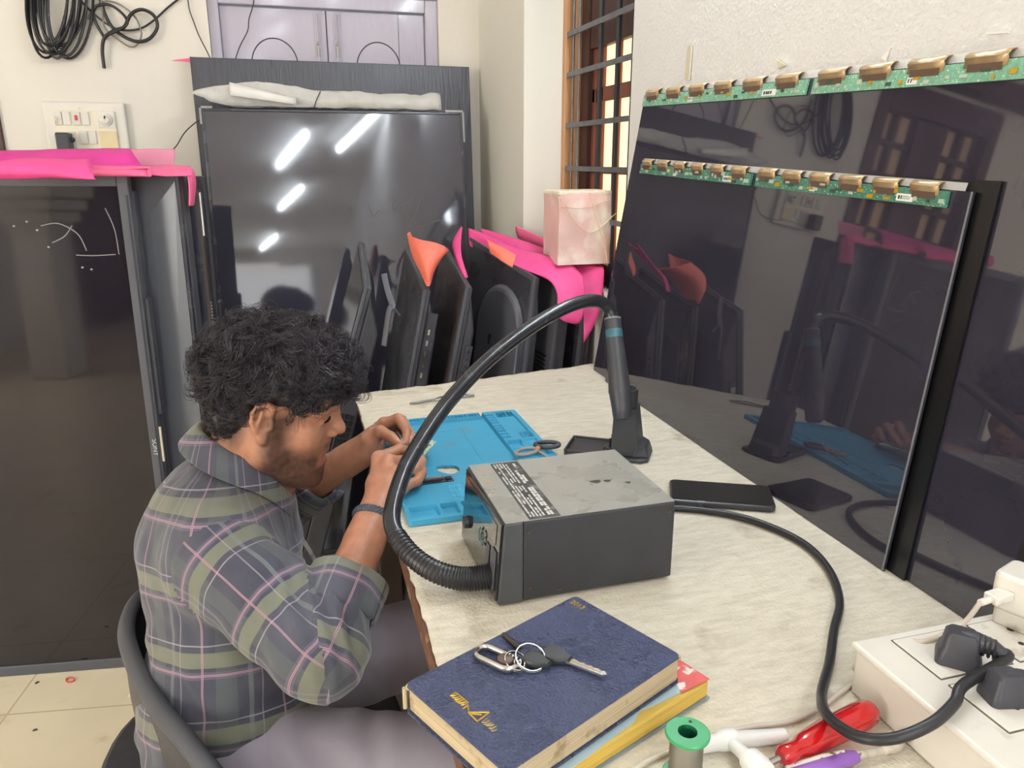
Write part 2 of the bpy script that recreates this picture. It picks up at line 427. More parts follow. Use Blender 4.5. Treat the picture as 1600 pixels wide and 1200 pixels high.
fl.sheet([[(x, yt - .012 - .006 * k + .002 * math.sin(x * 60), zt + .078 - .02 * k - (x + .14) * (.22 if k == 0 else .12)) for x in xs] for k in range(3)])
fl.build('foam_flap', mat('white_foam_flap', (238, 236, 232), .5, bump=.2, alpha=.92), wr, smooth=60, solid=.002)
MB().tube(cr([(.115, yt - .008, zt + .004), (.125, yt - .009, zt + .03), (.140, yt + .002, zt + .058)], 5), .0018, 6).build('tie', M_rub, wr, smooth=60)

# ------------------------------------------------------------------ pile of televisions standing on end at the left
Z10 = Matrix.Rotation(R(-11), 4, 'Z')
def slab(o, w, h, t, M0, lean=0.):
    """local x across (to the left negative), y into the pile, z up"""
    return Matrix.Translation(Vector(o)) @ Matrix.Rotation(R(M0), 4, 'Z') @ Matrix.Rotation(-lean, 4, 'X')
# front one: thin bezel, glossy dark screen
PL = R(2.0)
t1 = thing('television', 'front television of the left pile, glossy dark screen reflecting a column', 'television', (-.80, 2.06, 0), 0, 'televisions standing in the left pile')
M1 = slab((-.362, 2.03, 0), 0, 0, 0, -8.5, PL)
MB(M1).box(-.70, -.026, -.001, .003, .03, 1.290).build('screen', M_glassb, t1)
b = MB(M1)
for x0, x1, z0, z1 in ((-.735, -.70, 0, 1.318), (-.026, 0, 0, 1.318), (-.70, -.026, 1.290, 1.318), (-.70, -.026, 0, .03)): b.box(x0, x1, -.006, .02, z0, z1)
b.build('bezel', M_blkm, t1, bevel=.003)
MB(M1).box(-.008, -.004, -.0075, -.005, .25, 1.27).build('bezel_trim', M_irond, t1)
MB(M1).box(-.725, .002, .02, .05, .01, 1.28).build('back_cover', M_blk, t1, bevel=.006)
b = MB(M1)
b.box(.001, .010, .005, .035, .72, 1.02)
for k in range(6): b.box(.009, .013, .008, .03, .865 - k * .026, .868 - k * .026)
b.build('port_strip', M_blk, t1, bevel=.001)
b = MB(M1)
b.box(.0005, .006, -.004, .004, .595, .69)
b.build('button_strip', M_steel, t1)
text('maker_mark', 'SONY', .017, M1 @ Matrix.Translation((-.013, -.0065, .635)) @ Matrix.Rotation(R(90), 4, 'X') @ Matrix.Rotation(R(-90), 4, 'Z'), mat('pale_lettering', (190, 190, 195), .5), t1)
# scratches of dried glue in the corner of the screen
M_glue = mat('dried_glue', (150, 146, 146), .6)
for p in ([(-.21, 1.20), (-.17, 1.205), (-.13, 1.18), (-.115, 1.14)], [(-.19, 1.16), (-.16, 1.175), (-.14, 1.20)], [(-.14, 1.13), (-.10, 1.128), (-.05, 1.13)], [(-.06, 1.24), (-.045, 1.19), (-.042, 1.13)]):
    MB(M1).tube([(x, -.0015, z) for x, z in cr(p, 5)], .0012, 4).build('glue_mark', M_glue, t1)
for x, z in ((-.30, 1.235), (-.27, 1.2), (-.24, 1.21), (-.22, 1.19), (-.33, 1.24), (-.2, 1.15), (-.13, 1.10), (-.11, 1.095)): MB(M1).sphere((x, -.001, z), .003, 6, 4, sc=(1, .3, 1)).build('glue_mark', M_glue, t1)
# second: broad bevelled cabinet showing beside the first
t2 = thing('television', 'second television of the left pile, its broad sloping grey bezel showing beside the front screen', 'television', (-.74, 2.12, 0), 0, 'televisions standing in the left pile')
M2 = slab((-.250, 2.085, 0), 0, 0, 0, -8.5, PL)
b = MB(M2); b.box(-.735, 0, .0, .05, 0, 1.315); b.build('cabinet', M_blkm, t2, bevel=.004)
b = MB(M2)
b.hexa([(-.115, -.001, .02), (-.012, -.016, .02), (-.012, .001, .02), (-.115, .001, .02)], [(-.085, -.001, 1.22), (-.012, -.016, 1.30), (-.012, .001, 1.30), (-.085, .001, 1.22)])
b.build('bevelled_bezel', mat('grey_satin_bezel', (96, 99, 106), .3, var=.08, scale=5), t2)
MB(M2).box(-.011, -.002, -.018, -.001, .0, 1.312).build('rim', M_blks, t2, bevel=.002)
# third: open edge with connector and slots
t3 = thing('television', 'third television of the left pile, brown-black edge with a ribbed strip', 'television', (-.70, 2.18, 0), 0, 'televisions standing in the left pile')
M3 = slab((-.228, 2.15, 0), 0, 0, 0, -8.5, PL)
MB(M3).box(-.735, 0, 0, .025, 0, 1.305).build('cabinet', M_blks, t3, bevel=.003)
MB(M3).box(-.002, .008, .002, .022, .1, 1.28).build('edge_strip', mat('brown_black_edge', (66, 56, 54), .45, var=.2, scale=8), t3)
b = MB(M3)
for k in range(24): b.box(.008, .0095, .008, .018, .98 - k * .0085, .984 - k * .0085)
b.build('ribbed_strip', mat('pale_ribs', (176, 166, 150), .5), t3)
MB(M3).box(.007, .012, .004, .02, .70, .735).build('connector', M_white, t3)
b = MB(M3); b.box(.006, .012, .004, .018, 1.16, 1.27); b.build('metal_tab', M_steel, t3)
# fourth: thin black one at the back of the pile
t4 = thing('television', 'thin black television at the back of the left pile next to the bare wall', 'television', (-.66, 2.24, 0), 0, 'televisions standing in the left pile')
M4 = slab((-.208, 2.21, 0), 0, 0, 0, -8.5, PL)
b = MB(M4)
b.prism([(-.735, 0), (0, 0), (0, .02), (-.735, .02)], 0, 1.31)
b.build('cabinet', M_blk, t4, bevel=.003)
MB(M4).box(-.02, .012, .003, .035, .35, .98).build('back_bulge', M_blks, t4, bevel=.008)

# pink foam sheets on the pile
def foam(name_label, cols, m, thick=.003, n=6, wob=.004, group=None, name='foam_sheet', seed=0):
    """cols: polylines that run along the sheet; lofted across"""
    rows = [cr(c, n) for c in cols]
    L_ = min(len(r) for r in rows)
    rows = [[r[min(len(r) - 1, round(i * (len(r) - 1) / (L_ - 1)))] for i in range(L_)] for r in rows]
    across = []
    for i in range(L_):
        across.append(cr([r[i] for r in rows], 4))
    out = []
    for a in across:
        out.append([p + Vector((mnoise.noise(p * 11 + Vector((seed, 0, 0))), mnoise.noise(p * 11 + Vector((0, 9 + seed, 0))), mnoise.noise(p * 13 + Vector((0, 0, 5))))) * wob for p in a])
    o = MB().sheet(out).build(name, m, None, smooth=60, solid=thick)
    return setp(o, name_label, 'foam sheet', group)
GP = 'pink foam sheets on the left pile'
foam('hot pink foam sheet folded over the front of the left pile, at the picture edge',
     [[(-0.6906,2.0600,1.3335), (-0.5608,2.0600,1.3514), (-0.4285,2.0600,1.3543)], [(-0.6682,2.0000,1.3473), (-0.5451,2.0000,1.3473), (-0.4184,2.0100,1.3332)], [(-0.6673,1.9850,1.3234), (-0.5444,1.9850,1.3256), (-0.4121,1.9900,1.3111)], [(-0.6762,2.0050,1.3110), (-0.5509,2.0000,1.3103), (-0.4107,1.9950,1.3096)]], M_pink, group=GP)
foam('broad magenta foam sheet lying behind the folded one on the left pile',
     [[(-0.7312,2.2000,1.3690), (-0.5401,2.2000,1.3726), (-0.3617,2.2000,1.3777)], [(-0.7134,2.1400,1.3557), (-0.5275,2.1400,1.3573), (-0.3476,2.1400,1.3650)], [(-0.7007,2.0900,1.3332), (-0.4921,2.0900,1.3327), (-0.3210,2.0900,1.3323)]], M_pink3, group=GP, seed=3)
foam('rolled rose pink foam strip with an open triangular end on the left pile',
     [[(-0.4317,2.0600,1.3314), (-0.3639,2.0600,1.3297), (-0.2997,2.0600,1.3325)], [(-0.4351,2.0800,1.3370), (-0.3666,2.0800,1.3354), (-0.3080,2.0800,1.3338)], [(-0.4300,2.0450,1.3215), (-0.3625,2.0450,1.3198), (-0.3105,2.0450,1.3166)], [(-0.4339,2.0600,1.3155), (-0.3659,2.0600,1.3137), (-0.3006,2.0600,1.3134)], [(-0.4336,2.0660,1.3270), (-0.3655,2.0660,1.3253), (-0.3026,2.0660,1.3265)]], M_pink2, wob=.001, group=GP, seed=5)
foam('pale pink foam sheet with a strip hanging down the end of the left pile',
     [[(-0.3339,2.1600,1.3378), (-0.2751,2.1600,1.3377), (-0.2228,2.1600,1.3376)], [(-0.3289,2.1200,1.3290), (-0.2712,2.1200,1.3273), (-0.2177,2.1300,1.3286)], [(-0.3214,2.0900,1.3174), (-0.2688,2.0900,1.3157), (-0.2149,2.1000,1.3137)]], M_pink2, group=GP, seed=8)
foam('narrow pink foam strip hanging at the end of the left pile',
     [[(-0.2297,2.1200,1.3318), (-0.2243,2.0950,1.2895), (-0.2275,2.0900,1.2422)], [(-0.2174,2.1300,1.3316), (-0.2185,2.1100,1.2890), (-0.2242,2.1000,1.2416)], [(-0.2136,2.1500,1.3159), (-0.2136,2.1500,1.2878), (-0.2233,2.1500,1.2405)]], M_pink2, wob=.002, group=GP, seed=9)
foam('faded pink foam sheet standing at the very back of the left pile',
     [[(-0.3778,2.2600,1.3769), (-0.3172,2.2600,1.3755), (-0.2648,2.2600,1.3757)], [(-0.3710,2.2500,1.3579), (-0.3181,2.2500,1.3564), (-0.2691,2.2500,1.3548)], [(-0.3648,2.2400,1.3342), (-0.3194,2.2400,1.3341), (-0.2733,2.2400,1.3340)]], mat('faded_pink_foam_sheet', (226, 140, 168), .6, bump=.1), group=GP, seed=12)

foam('tiny pink foam tip poking out behind the upper left corner of the black board',
     [[(-0.3234,2.9350,1.6661), (-0.2894,2.9350,1.6711), (-0.2473,2.9350,1.6765)], [(-0.3197,2.9350,1.6643), (-0.2883,2.9350,1.6633), (-0.2490,2.9350,1.6606)]], M_pink2, wob=.001, seed=15)
# ------------------------------------------------------------------ televisions leaning behind the bench
def lean_tv(label, Nt, Nb, Ft, depth=.055, kind='ports', w=None, m=None, bez=None):
    Nt, Nb, Ft = Vector(Nt), Vector(Nb), Vector(Ft)
    up = (Nt - Nb); h = up.length; z = up.normalized()
    x = Ft - Nt; wd_ = w or x.length; x = (x - z * x.dot(z)).normalized(); y = z.cross(x)   # y points away from the seen face
    if y.x < 0: y = -y
    M = Matrix(((x.x, y.x, z.x, Nb.x), (x.y, y.y, z.y, Nb.y), (x.z, y.z, z.z, Nb.z), (0, 0, 0, 1)))
    t = thing('leaning_television', label, 'television', tuple(Nb), 0, 'televisions leaning behind the bench')
    s = (Ft - Nt).dot(z) / max(.05, (Ft - Nt).dot(x))          # the top edge rises towards the back
    def pl(x0, x1, y0, y1, z0, z1, e0=0., e1=0.):
        return ([(x0, y0, z0), (x1, y0, z0), (x1, y1, z0), (x0, y1, z0)], [(x0, y0, z1 + s * x0), (x1, y0, z1 + s * x1), (x1, y1, z1 + s * x1), (x0, y1, z1 + s * x0)])
    m = m or M_blks
    MB(M).hexa(*pl(0, wd_, 0, .010, 0, h)).build('front_frame', bez or M_blkm, t, bevel=.002)
    MB(M).hexa(*pl(.012, wd_ - .012, -.0015, 0, .012, h - .014)).build('screen', m, t)
    MB(M).hexa(*pl(.002, wd_, .010, .020, 0, h - .004)).build('rear_frame', M_blk, t, bevel=.002)
    MB(M).hexa([(.004, .020, .0), (wd_, .020, .0), (wd_, .02 + depth, .0), (.004, .02 + depth, .0)],
               [(.006, .020, h - .02), (wd_ - .01, .020, h - .02 + s * wd_), (wd_ - .03, .02 + depth * .8, h - .10 + s * wd_), (.006, .02 + depth * .8, h - .12)]).build('back_cover', M_blk, t, bevel=.006)
    if kind == 'ports':
        b = MB(M); b.box(-.0005, .006, .026, .05, h - .27, h - .22); pb = b.build('port_recess', M_blks, t, bevel=.001)
        MB(M).box(-.002, .003, .03, .046, h - .258, h - .238).build('port', M_steel, pb)
    if kind in ('ports', 'vents'):
        b = MB(M)
        for i in range(6):
            for j in range(3): b.box(-.0006, .004, .026 + j * .013, .035 + j * .013, h - .36 - i * .018, h - .348 - i * .018)
        b.build('vent', mat('vent_black', (12, 12, 15), .6), t)
    if kind == 'strip':
        b = MB(M)
        for k in range(5): b.box(-.003, .003, .03, .036, h - .12 - k * .03, h - .105 - k * .03)
        b.build('buttons', M_steel, t)
        MB(M).box(-.002, .004, .024, .05, h - .30, h - .06).build('control_strip', M_blks, t, bevel=.001)
    if kind == 'plate':
        b = MB(M); b.box(-.002, .004, .03, .05, h - .235, h - .16)
        pb = b.build('socket_plate', M_blk, t, bevel=.001)
        for k in range(3): MB(M).sphere((-.002, .04, h - .22 + k * .022), .004, 8, 5).build('socket', M_irond, pb, smooth=60)
    if kind == 'back':
        # the back cover faces the room: raised arch and a keyhole slot
        b = MB(M)
        arch = [(.02, h * .40), (.26, h * .40), (.26, h - .16)] + [(.14 + .12 * math.cos(a), h - .16 + .12 * math.sin(a)) for a in np.linspace(0, math.pi, 12)][1:] + [(.02, h - .16)]
        b.loft([[(px_, -.0015, pz_) for px_, pz_ in arch], [(.02 + (px_ - .02) * .93, -.022, pz_ * .985) for px_, pz_ in arch]])
        b.build('raised_back', M_blkm, t, bevel=.006, smooth=40)
        b = MB(M); b.sphere((.16, -.0225, h - .2), .009, 10, 6, sc=(1, .25, 1)); b.box(.156, .164, -.0245, -.021, h - .225, h - .2)
        b.build('keyhole_slot', mat('slot_black', (10, 10, 12), .6), t)
        b = MB(M); b.sphere((.185, -.0225, h - .197), .002, 6, 4); b.sphere((.135, -.0225, h - .197), .002, 6, 4); b.build('screw', M_irond, t)
    if kind == 'slots':
        b = MB(M)
        for k in range(9): b.box(.03, .10, -.0025, .001, h - .33 + k * .013, h - .325 + k * .013)
        b.build('slots', mat('slot_shadow', (14, 14, 17), .6), t)
    return t, M, h
M_scrA = mat('worn_black_back', (64, 63, 70), .3, var=.3, scale=7, rvar=.12)
M_scrB = mat('brownish_worn_screen', (76, 66, 66), .28, var=.3, scale=4, rvar=.1)
lean_tv('leaning television nearest the seated man, with a port recess and grid vent', (.181, 2.0, 1.038), (-.146, 2.0, 0), (.208, 2.4, 1.112), .06, 'ports', m=M_glassb)
lean_tv('leaning television with the coral foam fold on its corner', (.334, 2.0, 1.023), (.12, 2.0, 0), (.344, 2.38, 1.087), .045, 'strip', m=M_scrA)
lean_tv('leaning television with the twisted pink foam strip on its edge', (.448, 2.0, 1.026), (.235, 2.0, 0), (.460, 2.38, 1.095), .035, 'plate', m=M_scrB)
lean_tv('leaning television turned with its arched back cover to the room', (.640, 2.0, 1.043), (.53, 2.0, 0), (.540, 2.34, 1.120), .02, 'back', m=M_scrA)
lean_tv('leaning television with small slots, next after the arched back cover', (.716, 2.0, 1.030), (.605, 2.0, 0), (.690, 2.22, 1.04), .03, 'slots', m=M_blkm)
lean_tv('leaning television at the wall end, half hidden under the pink sheets', (.79, 2.0, 1.025), (.70, 2.0, 0), (.785, 2.25, 1.03), .02, 'none', m=M_blks)
b = MB()     # loose curved plastic trim standing between the first two
trim = b.tube(cr([(0.2374,2.0500,1.0602), (0.2430,2.0300,1.0170), (0.2494,2.0000,0.9826), (0.2404,2.0000,0.9695), (0.2228,2.0000,0.8775)], 5), .004, 6, flat=2.2).tube(cr([(0.2494,2.0000,0.9826), (0.2684,2.0000,0.9560)], 3), .003, 6)
GQ = 'foam sheets on the leaning televisions'
o = trim.build('plastic_trim', M_blkm, None, smooth=60); setp(o, 'thin dark plastic trim sticking up beside the leaning television with the port recess', 'plastic trim')

foam('coral orange foam sheet folded into a loop on a leaning television corner',
     [[(0.3397,2.2500,1.1509), (0.3489,2.2000,1.1137), (0.3492,2.1000,1.0805), (0.3442,2.0000,1.0324)], [(0.3294,2.2200,1.1465), (0.3278,2.1500,1.1018), (0.3317,2.0500,1.0702), (0.3407,1.9900,1.0324)], [(0.3425,2.1000,1.1430), (0.3316,2.0300,1.1149), (0.3354,1.9900,1.0779), (0.3466,1.9850,1.0329)], [(0.3804,2.0500,1.1366), (0.3602,2.0000,1.1140), (0.3488,1.9800,1.0787), (0.3484,1.9850,1.0379)], [(0.4153,2.0700,1.1164), (0.3876,2.0200,1.1025), (0.3623,2.0000,1.0688), (0.3529,2.0000,1.0388)], [(0.4256,2.1500,1.0969), (0.3994,2.1200,1.0869), (0.3750,2.0800,1.0576), (0.3618,2.0400,1.0360)]], M_coral, wob=.002, group=GQ)
foam('narrow twisted hot pink foam strip on a leaning television edge',
     [[(0.4932,2.2500,1.1620), (0.4551,2.2000,1.1233), (0.4424,2.1000,1.0860), (0.4447,2.0000,1.0520)], [(0.4724,2.2000,1.1447), (0.4500,2.1500,1.1176), (0.4405,2.0500,1.0834), (0.4459,1.9900,1.0500)], [(0.4841,2.2000,1.1625), (0.4600,2.1200,1.1186), (0.4524,2.0400,1.0808), (0.4534,2.0000,1.0500)]], M_pink, wob=.003, group=GQ, seed=2)
foam('small coral foam triangle lying on the arched back cover',
     [[(0.5376,2.1200,1.1359), (0.5658,2.0600,1.1181), (0.5868,2.0000,1.1033)], [(0.5378,2.1000,1.1183), (0.5575,2.0300,1.1025), (0.5803,1.9900,1.0892)], [(0.5406,2.0900,1.0998), (0.5546,2.0200,1.0865), (0.5735,1.9850,1.0713)]], M_coral, wob=.003, group=GQ, seed=4)
foam('long hot pink foam sheet draped in front over the leaning televisions, ending in a fold',
     [[(0.5420,2.3800,1.1448), (0.5813,2.3000,1.1331), (0.6395,2.2000,1.1032), (0.7000,2.1000,1.0900), (0.7488,2.0200,1.0726), (0.7761,1.9800,1.0415)], [(0.5391,2.3600,1.1250), (0.5736,2.2700,1.1170), (0.6250,2.1500,1.0849), (0.6803,2.0400,1.0726), (0.7313,1.9700,1.0306), (0.7695,1.9500,0.9933)], [(0.5362,2.3400,1.1035), (0.5722,2.2500,1.0962), (0.6161,2.1000,1.0675), (0.6766,2.0000,1.0462), (0.7211,1.9500,0.9956), (0.7647,1.9400,0.9599)], [(0.5378,2.3300,1.0947), (0.5736,2.2400,1.0897), (0.6178,2.0800,1.0627), (0.6847,1.9850,1.0304), (0.7051,1.9450,0.9656), (0.7563,1.9400,0.9247)], [(0.5398,2.3300,1.0927), (0.5814,2.2400,1.0856), (0.6223,2.0700,1.0602), (0.6942,1.9800,1.0237), (0.6908,1.9450,0.9416), (0.7472,1.9550,0.9150)]], M_pink, wob=.003, group=GQ, seed=6)
foam('second long pink foam sheet with a tail hanging beside the dark panels',
     [[(0.5901,2.4000,1.1421), (0.6624,2.3000,1.1214), (0.7331,2.2000,1.0966), (0.7979,2.1000,1.0739), (0.8413,2.0200,1.0585)], [(0.5871,2.3800,1.1359), (0.6566,2.2800,1.1137), (0.7233,2.1700,1.0851), (0.7831,2.0600,1.0628), (0.8365,1.9800,1.0532)], [(0.5867,2.3700,1.1308), (0.6549,2.2600,1.1004), (0.7135,2.1400,1.0702), (0.7686,2.0200,1.0397), (0.8247,1.9600,0.9890)], [(0.5883,2.3600,1.1277), (0.6561,2.2500,1.0937), (0.7109,2.1200,1.0616), (0.7652,2.0000,1.0248), (0.8057,1.9500,0.9235)], [(0.5878,2.3500,1.1247), (0.6551,2.2400,1.0909), (0.7096,2.1100,1.0555), (0.7654,1.9900,1.0191), (0.7695,1.9500,0.8603)]], M_pink, wob=.003, group=GQ, seed=7)
foam('rose pink foam sheet at the back, standing highest on the leaning televisions',
     [[(0.6981,2.3800,1.1492), (0.7561,2.2700,1.1197), (0.8163,2.1500,1.0900), (0.8574,2.0400,1.0572)], [(0.6981,2.3800,1.1312), (0.7563,2.2700,1.1022), (0.8168,2.1500,1.0711), (0.8622,2.0400,1.0332)], [(0.7067,2.3800,1.1109), (0.7599,2.2800,1.0795), (0.8211,2.1600,1.0489), (0.8671,2.0500,1.0132)]], M_pink2, wob=.002, group=GQ, seed=11)
# foam block
fb = thing('foam_block', 'pale pinkish foam block bound with clear tape, resting on the leaning televisions by the window', 'foam block', (.788, 2.06, 1.07))
rows = []
for z in np.linspace(1.072, 1.262, 9):
    ring = []
    for (x, y) in [(.708 + .160 * t, 2.0) for t in np.linspace(0, 1, 8)][:-1] + [(.868, 2.0 + .13 * t) for t in np.linspace(0, 1, 6)][:-1] + [(.868 - .160 * t, 2.13) for t in np.linspace(0, 1, 8)][:-1] + [(.708, 2.13 - .13 * t) for t in np.linspace(0, 1, 6)][:-1]:
        n_ = mnoise.noise(Vector((x * 22, y * 22, z * 22))); k = .006 if z < 1.25 else .012
        ring.append((x + n_ * k * .6, y + n_ * k * .6, z + (n_ * .012 if z > 1.25 else 0)))
    rows.append(ring)
MB().loft(rows).build('block', mat('pinkish_foam', (226, 190, 184), .6, var=.10, scale=9, bump=.5, bscale=35, spots=((240, 232, 222), 8, .5, .62)), fb, smooth=40)
b = MB()
for st in ([(.66, 1.995, 1.25), (.70, 1.990, 1.19), (.75, 1.991, 1.16), (.82, 1.99, 1.21)], [(.74, 1.992, 1.265), (.765, 1.99, 1.19), (.79, 1.99, 1.12), (.80, 1.992, 1.075)], [(.66, 1.992, 1.23), (.72, 1.99, 1.225), (.80, 1.99, 1.245)]):
    b.tube([p + Vector((.05, 0, 0)) for p in cr(st, 6)], .0032, 5, flat=.4)
b.build('tape_crease', mat('shiny_clear_tape', (236, 212, 180), .2, alpha=.8), fb, smooth=60)
MB().box(.709, .867, 2.002, 2.128, 1.258, 1.270).build('torn_top', mat('torn_cream_foam', (232, 222, 200), .7, bump=.8, bscale=50, var=.12), fb, bevel=.004)

# ------------------------------------------------------------------ bare panels leaning on the right wall
TZ = .825
M_pcb = mat('green_circuit_board', (70, 126, 106), .38, var=.25, scale=160, spots=((196, 214, 196), 260, .62, .66))
M_pcbl = mat('light_green_circuit_board', (122, 176, 150), .4, var=.2, scale=160, spots=((214, 226, 206), 240, .60, .66))
M_cof = mat('bronze_film', (178, 152, 116), .30, metal=.35, var=.15, scale=30)
M_cofd = mat('dark_film', (104, 84, 72), .3, metal=.2)
M_lbl = mat('white_sticker', (232, 232, 230), .5)
M_ink = mat('black_ink', (30, 30, 34), .5)
M_tin = mat('tinned_parts', (186, 198, 182), .35, metal=.2)
M_parts = mat('dark_parts', (58, 84, 72), .4)
M_clear = mat('clear_edge_film', (150, 150, 154), .15, var=.05, alpha=.5)
M_film = mat('pale_clear_film', (232, 230, 226), .25, alpha=.38)
def panel(label, BL, BR, TL, TR, th, n_cof=(6, 6), gap=.5, bh=.024, cw=.046, m=None, pcb=None, edge=True, split=True, cofr=.011):
    """open-cell panel as a slightly warped sheet: corners far-bottom, near-bottom, far-top, near-top (seen face)"""
    BL, BR, TL, TR = map(Vector, (BL, BR, TL, TR))
    t = thing('display_panel', label, 'display panel', tuple((BL + BR) / 2), 0)
    n = (BR - BL).cross(TL - BL).normalized()
    if n.x > 0: n = -n
    def at(u, v, d=0.): return (BL * (1 - u) + BR * u) * (1 - v) + (TL * (1 - u) + TR * u) * v + n * d
    us = np.linspace(0, 1, 9); vs = np.linspace(0, 1, 7)
    b = MB()
    b.loft([[at(u, v, 0) for u in us] + [at(u, v, -th) for u in us[::-1]] for v in vs])
    b.build('glass', m or M_glass, t, smooth=30)
    H = (TL - BL).length; Wd = (TR - TL).length
    if n_cof:
        v0, v1 = 1 - (bh + .002) / H, 1 - .002 / H
        bounds = [(0.004, gap - .004 * 1.26 / Wd), (gap + .008 * 1.26 / Wd, .965)]
        for k, (u0, u1) in enumerate(bounds):
            b = MB(); b.loft([[at(u, v0, .001), at(u, v1, .001), at(u, v1, .0045), at(u, v0, .0045)] for u in np.linspace(u0, u1, 12)])
            for q in range(22):
                u = u0 + (u1 - u0) * (q + random.random() * .7) / 22; w_ = random.uniform(.004, .014) / Wd; vv = v0 + (v1 - v0) * random.uniform(.08, .6); hh = random.uniform(.003, .007) / H
                b.loft([[at(u, vv, .0044), at(u, vv + hh, .0044), at(u, vv + hh, .0062), at(u, vv, .0062)], [at(u + w_, vv, .0044), at(u + w_, vv + hh, .0044), at(u + w_, vv + hh, .0062), at(u + w_, vv, .0062)]], mi=random.choice((1, 1, 2, 3)))
            pb = b.build('circuit_board', [pcb or M_pcb, M_tin, M_gold, M_parts], t)
            for q, uu in enumerate((.36, .8)):
                u = u0 + (u1 - u0) * uu; w_ = (.040 if q else .018) / Wd * (.72 if Wd < 1.1 else 1)
                vv = v0 + (v1 - v0) * .12; hh = .010 / H
                b = MB(); b.loft([[at(a, vv, .0046), at(a, vv + hh, .0046), at(a, vv + hh, .0052), at(a, vv, .0052)] for a in (u, u + w_)])
                lb_ = b.build('sticker', M_lbl, pb)
                b = MB()
                for z in range(2 + 2 * q):
                    a0 = u + w_ * (.12 + .8 * z / (3 + 2 * q)); a1 = a0 + w_ * .10
                    b.loft([[at(a, vv + hh * .25, .0052), at(a, vv + hh * .75, .0052), at(a, vv + hh * .75, .0055), at(a, vv + hh * .25, .0055)] for a in (a0, a1)])
                b.build('print', M_ink, lb_)
            for c in range(n_cof[k]):
                uc = u0 + (u1 - u0) * (c + .45) / n_cof[k]; hw = cw / 2 / Wd
                prof = [(v1 - .007 / H, .0050), (v1 + .001 / H, .0056)]
                prof += [(v1 + (.002 + cofr * math.sin(a)) / H, .0056 + cofr * .25 - cofr * (1 - math.cos(a)) * .95) for a in np.linspace(.25, math.pi * .93, 9)]
                prof += [(v1 + .001 / H, -th - .004)]
                b = MB(); b.loft([[at(a, pv, pd) for pv, pd in prof] for a in np.linspace(uc - hw, uc + hw, 4)], closed=False, caps=False)
                fo = b.build('flex_connector', M_cof, t, smooth=40, solid=.0012)
                b = MB(); b.loft([[at(a, v1 - .012 / H, .0052), at(a, v1 - .003 / H, .0058)] for a in (uc - hw * .8, uc + hw * .8)], closed=False, caps=False)
                b.build('driver_chip', M_cofd, fo, solid=.0008)
    if n_cof:
        b = MB(); b.loft([[at(u, 1 - .001 / H, -.0012), at(u, 1 + cofr * 1.15 / H, -.0030)] for u in np.linspace(.002, .985, 14)], closed=False, caps=False); b.build('clear_film', M_film, t, solid=.0006)
    if edge:
        b = MB(); b.loft([[at(.9972, v, .0004), at(1.0, v, .0004), at(1.0, v, .0012), at(.9972, v, .0012)] for v in vs]); b.build('clear_edge', M_clear, t)
    return t, at
big, at_big = panel('biggest bare display panel, behind the others, its circuit strip running off the picture edge',
      (.7395, 1.80, TZ), (.7395, .568, TZ), (.806, 1.705, 1.492), (.806, .50, 1.454), .004, m=M_glass, pcb=M_pcbl, cw=.061, edge=False)
b = MB(); b.loft([[at_big(.982, v, .0006), at_big(1.0, v, .0006), at_big(1.0, v, .0018), at_big(.982, v, .0018)] for v in np.linspace(0, 1, 5)]); b.build('black_border', mat('black_border_tape', (14, 14, 18), .35), big)
bk, at_bk = panel('thin black-bordered sheet standing between the two bare display panels',
      (.7315, 1.66, TZ), (.7345, .711, TZ), (.790, 1.640, 1.330), (.7875, .716, 1.327), .003, n_cof=None, m=mat('black_sheet_border', (15, 15, 18), .30), edge=False)
sm, at_sm = panel('smaller bare display panel in front, twelve bronze connectors along its top',
      (.726, 1.69, TZ), (.726, .738, TZ), (.782, 1.652, 1.344), (.7795, .744, 1.314), .003, m=M_glass, cw=.047, bh=.021, cofr=.009)
# bits of tape and torn backing left on the wall above
b = MB()
for (x, y), w_, h_ in (((1215, 98), .02, .018), ((1385, 85), .018, .03), ((1440, 60), .03, .004), ((1500, 62), .02, .012), ((1570, 50), .045, .004), ((1300, 108), .008, .02)):
    pass
setp(MB().loft([[Vector(p) + Vector((-.002, 0, 0)) for p in q] for q in ([(0.8290,1.2362,1.5161), (0.8290,1.2070,1.5028), (0.8290,1.2280,1.4990)], [(0.8260,1.2316,1.5145), (0.8240,1.2015,1.5021), (0.8260,1.2237,1.4995)])]).build('tape_scrap', mat('yellowed_tape', (226, 218, 186), .4), None), 'small yellowish torn triangle of tape stuck on the wall above the middle of the strip', 'tape scrap', 'tape scraps on the right wall')
def scrap(label, p, m):
    a = [Vector(q) for q in p]
    setp(MB().loft([[q + Vector((-.001, 0, 0)) for q in a], [q + Vector((-.004, 0, 0)) for q in a]]).build('tape_scrap', m, None), label, 'tape scrap', 'tape scraps on the right wall')
M_tp = mat('white_tape', (238, 236, 232), .3); M_old = mat('old_glue_strip', (206, 200, 178), .6)
scrap('curled white tape scrap at the strip, right of the yellowish triangle', [(0.8290,0.9811,1.4891), (0.8290,0.9634,1.4994), (0.8290,0.9688,1.4959), (0.8290,0.9725,1.4831)], M_tp)
scrap('thin white tape sliver high on the wall near the right edge', [(0.8290,0.8070,1.4977), (0.8290,0.7755,1.4940), (0.8290,0.7751,1.4919), (0.8290,0.8065,1.4948)], M_tp)
scrap('long vertical glue strip on the wall near the window end', [(0.8290,1.5528,1.5763), (0.8290,1.5365,1.5743), (0.8290,1.5386,1.5095), (0.8290,1.5579,1.5112)], M_old)

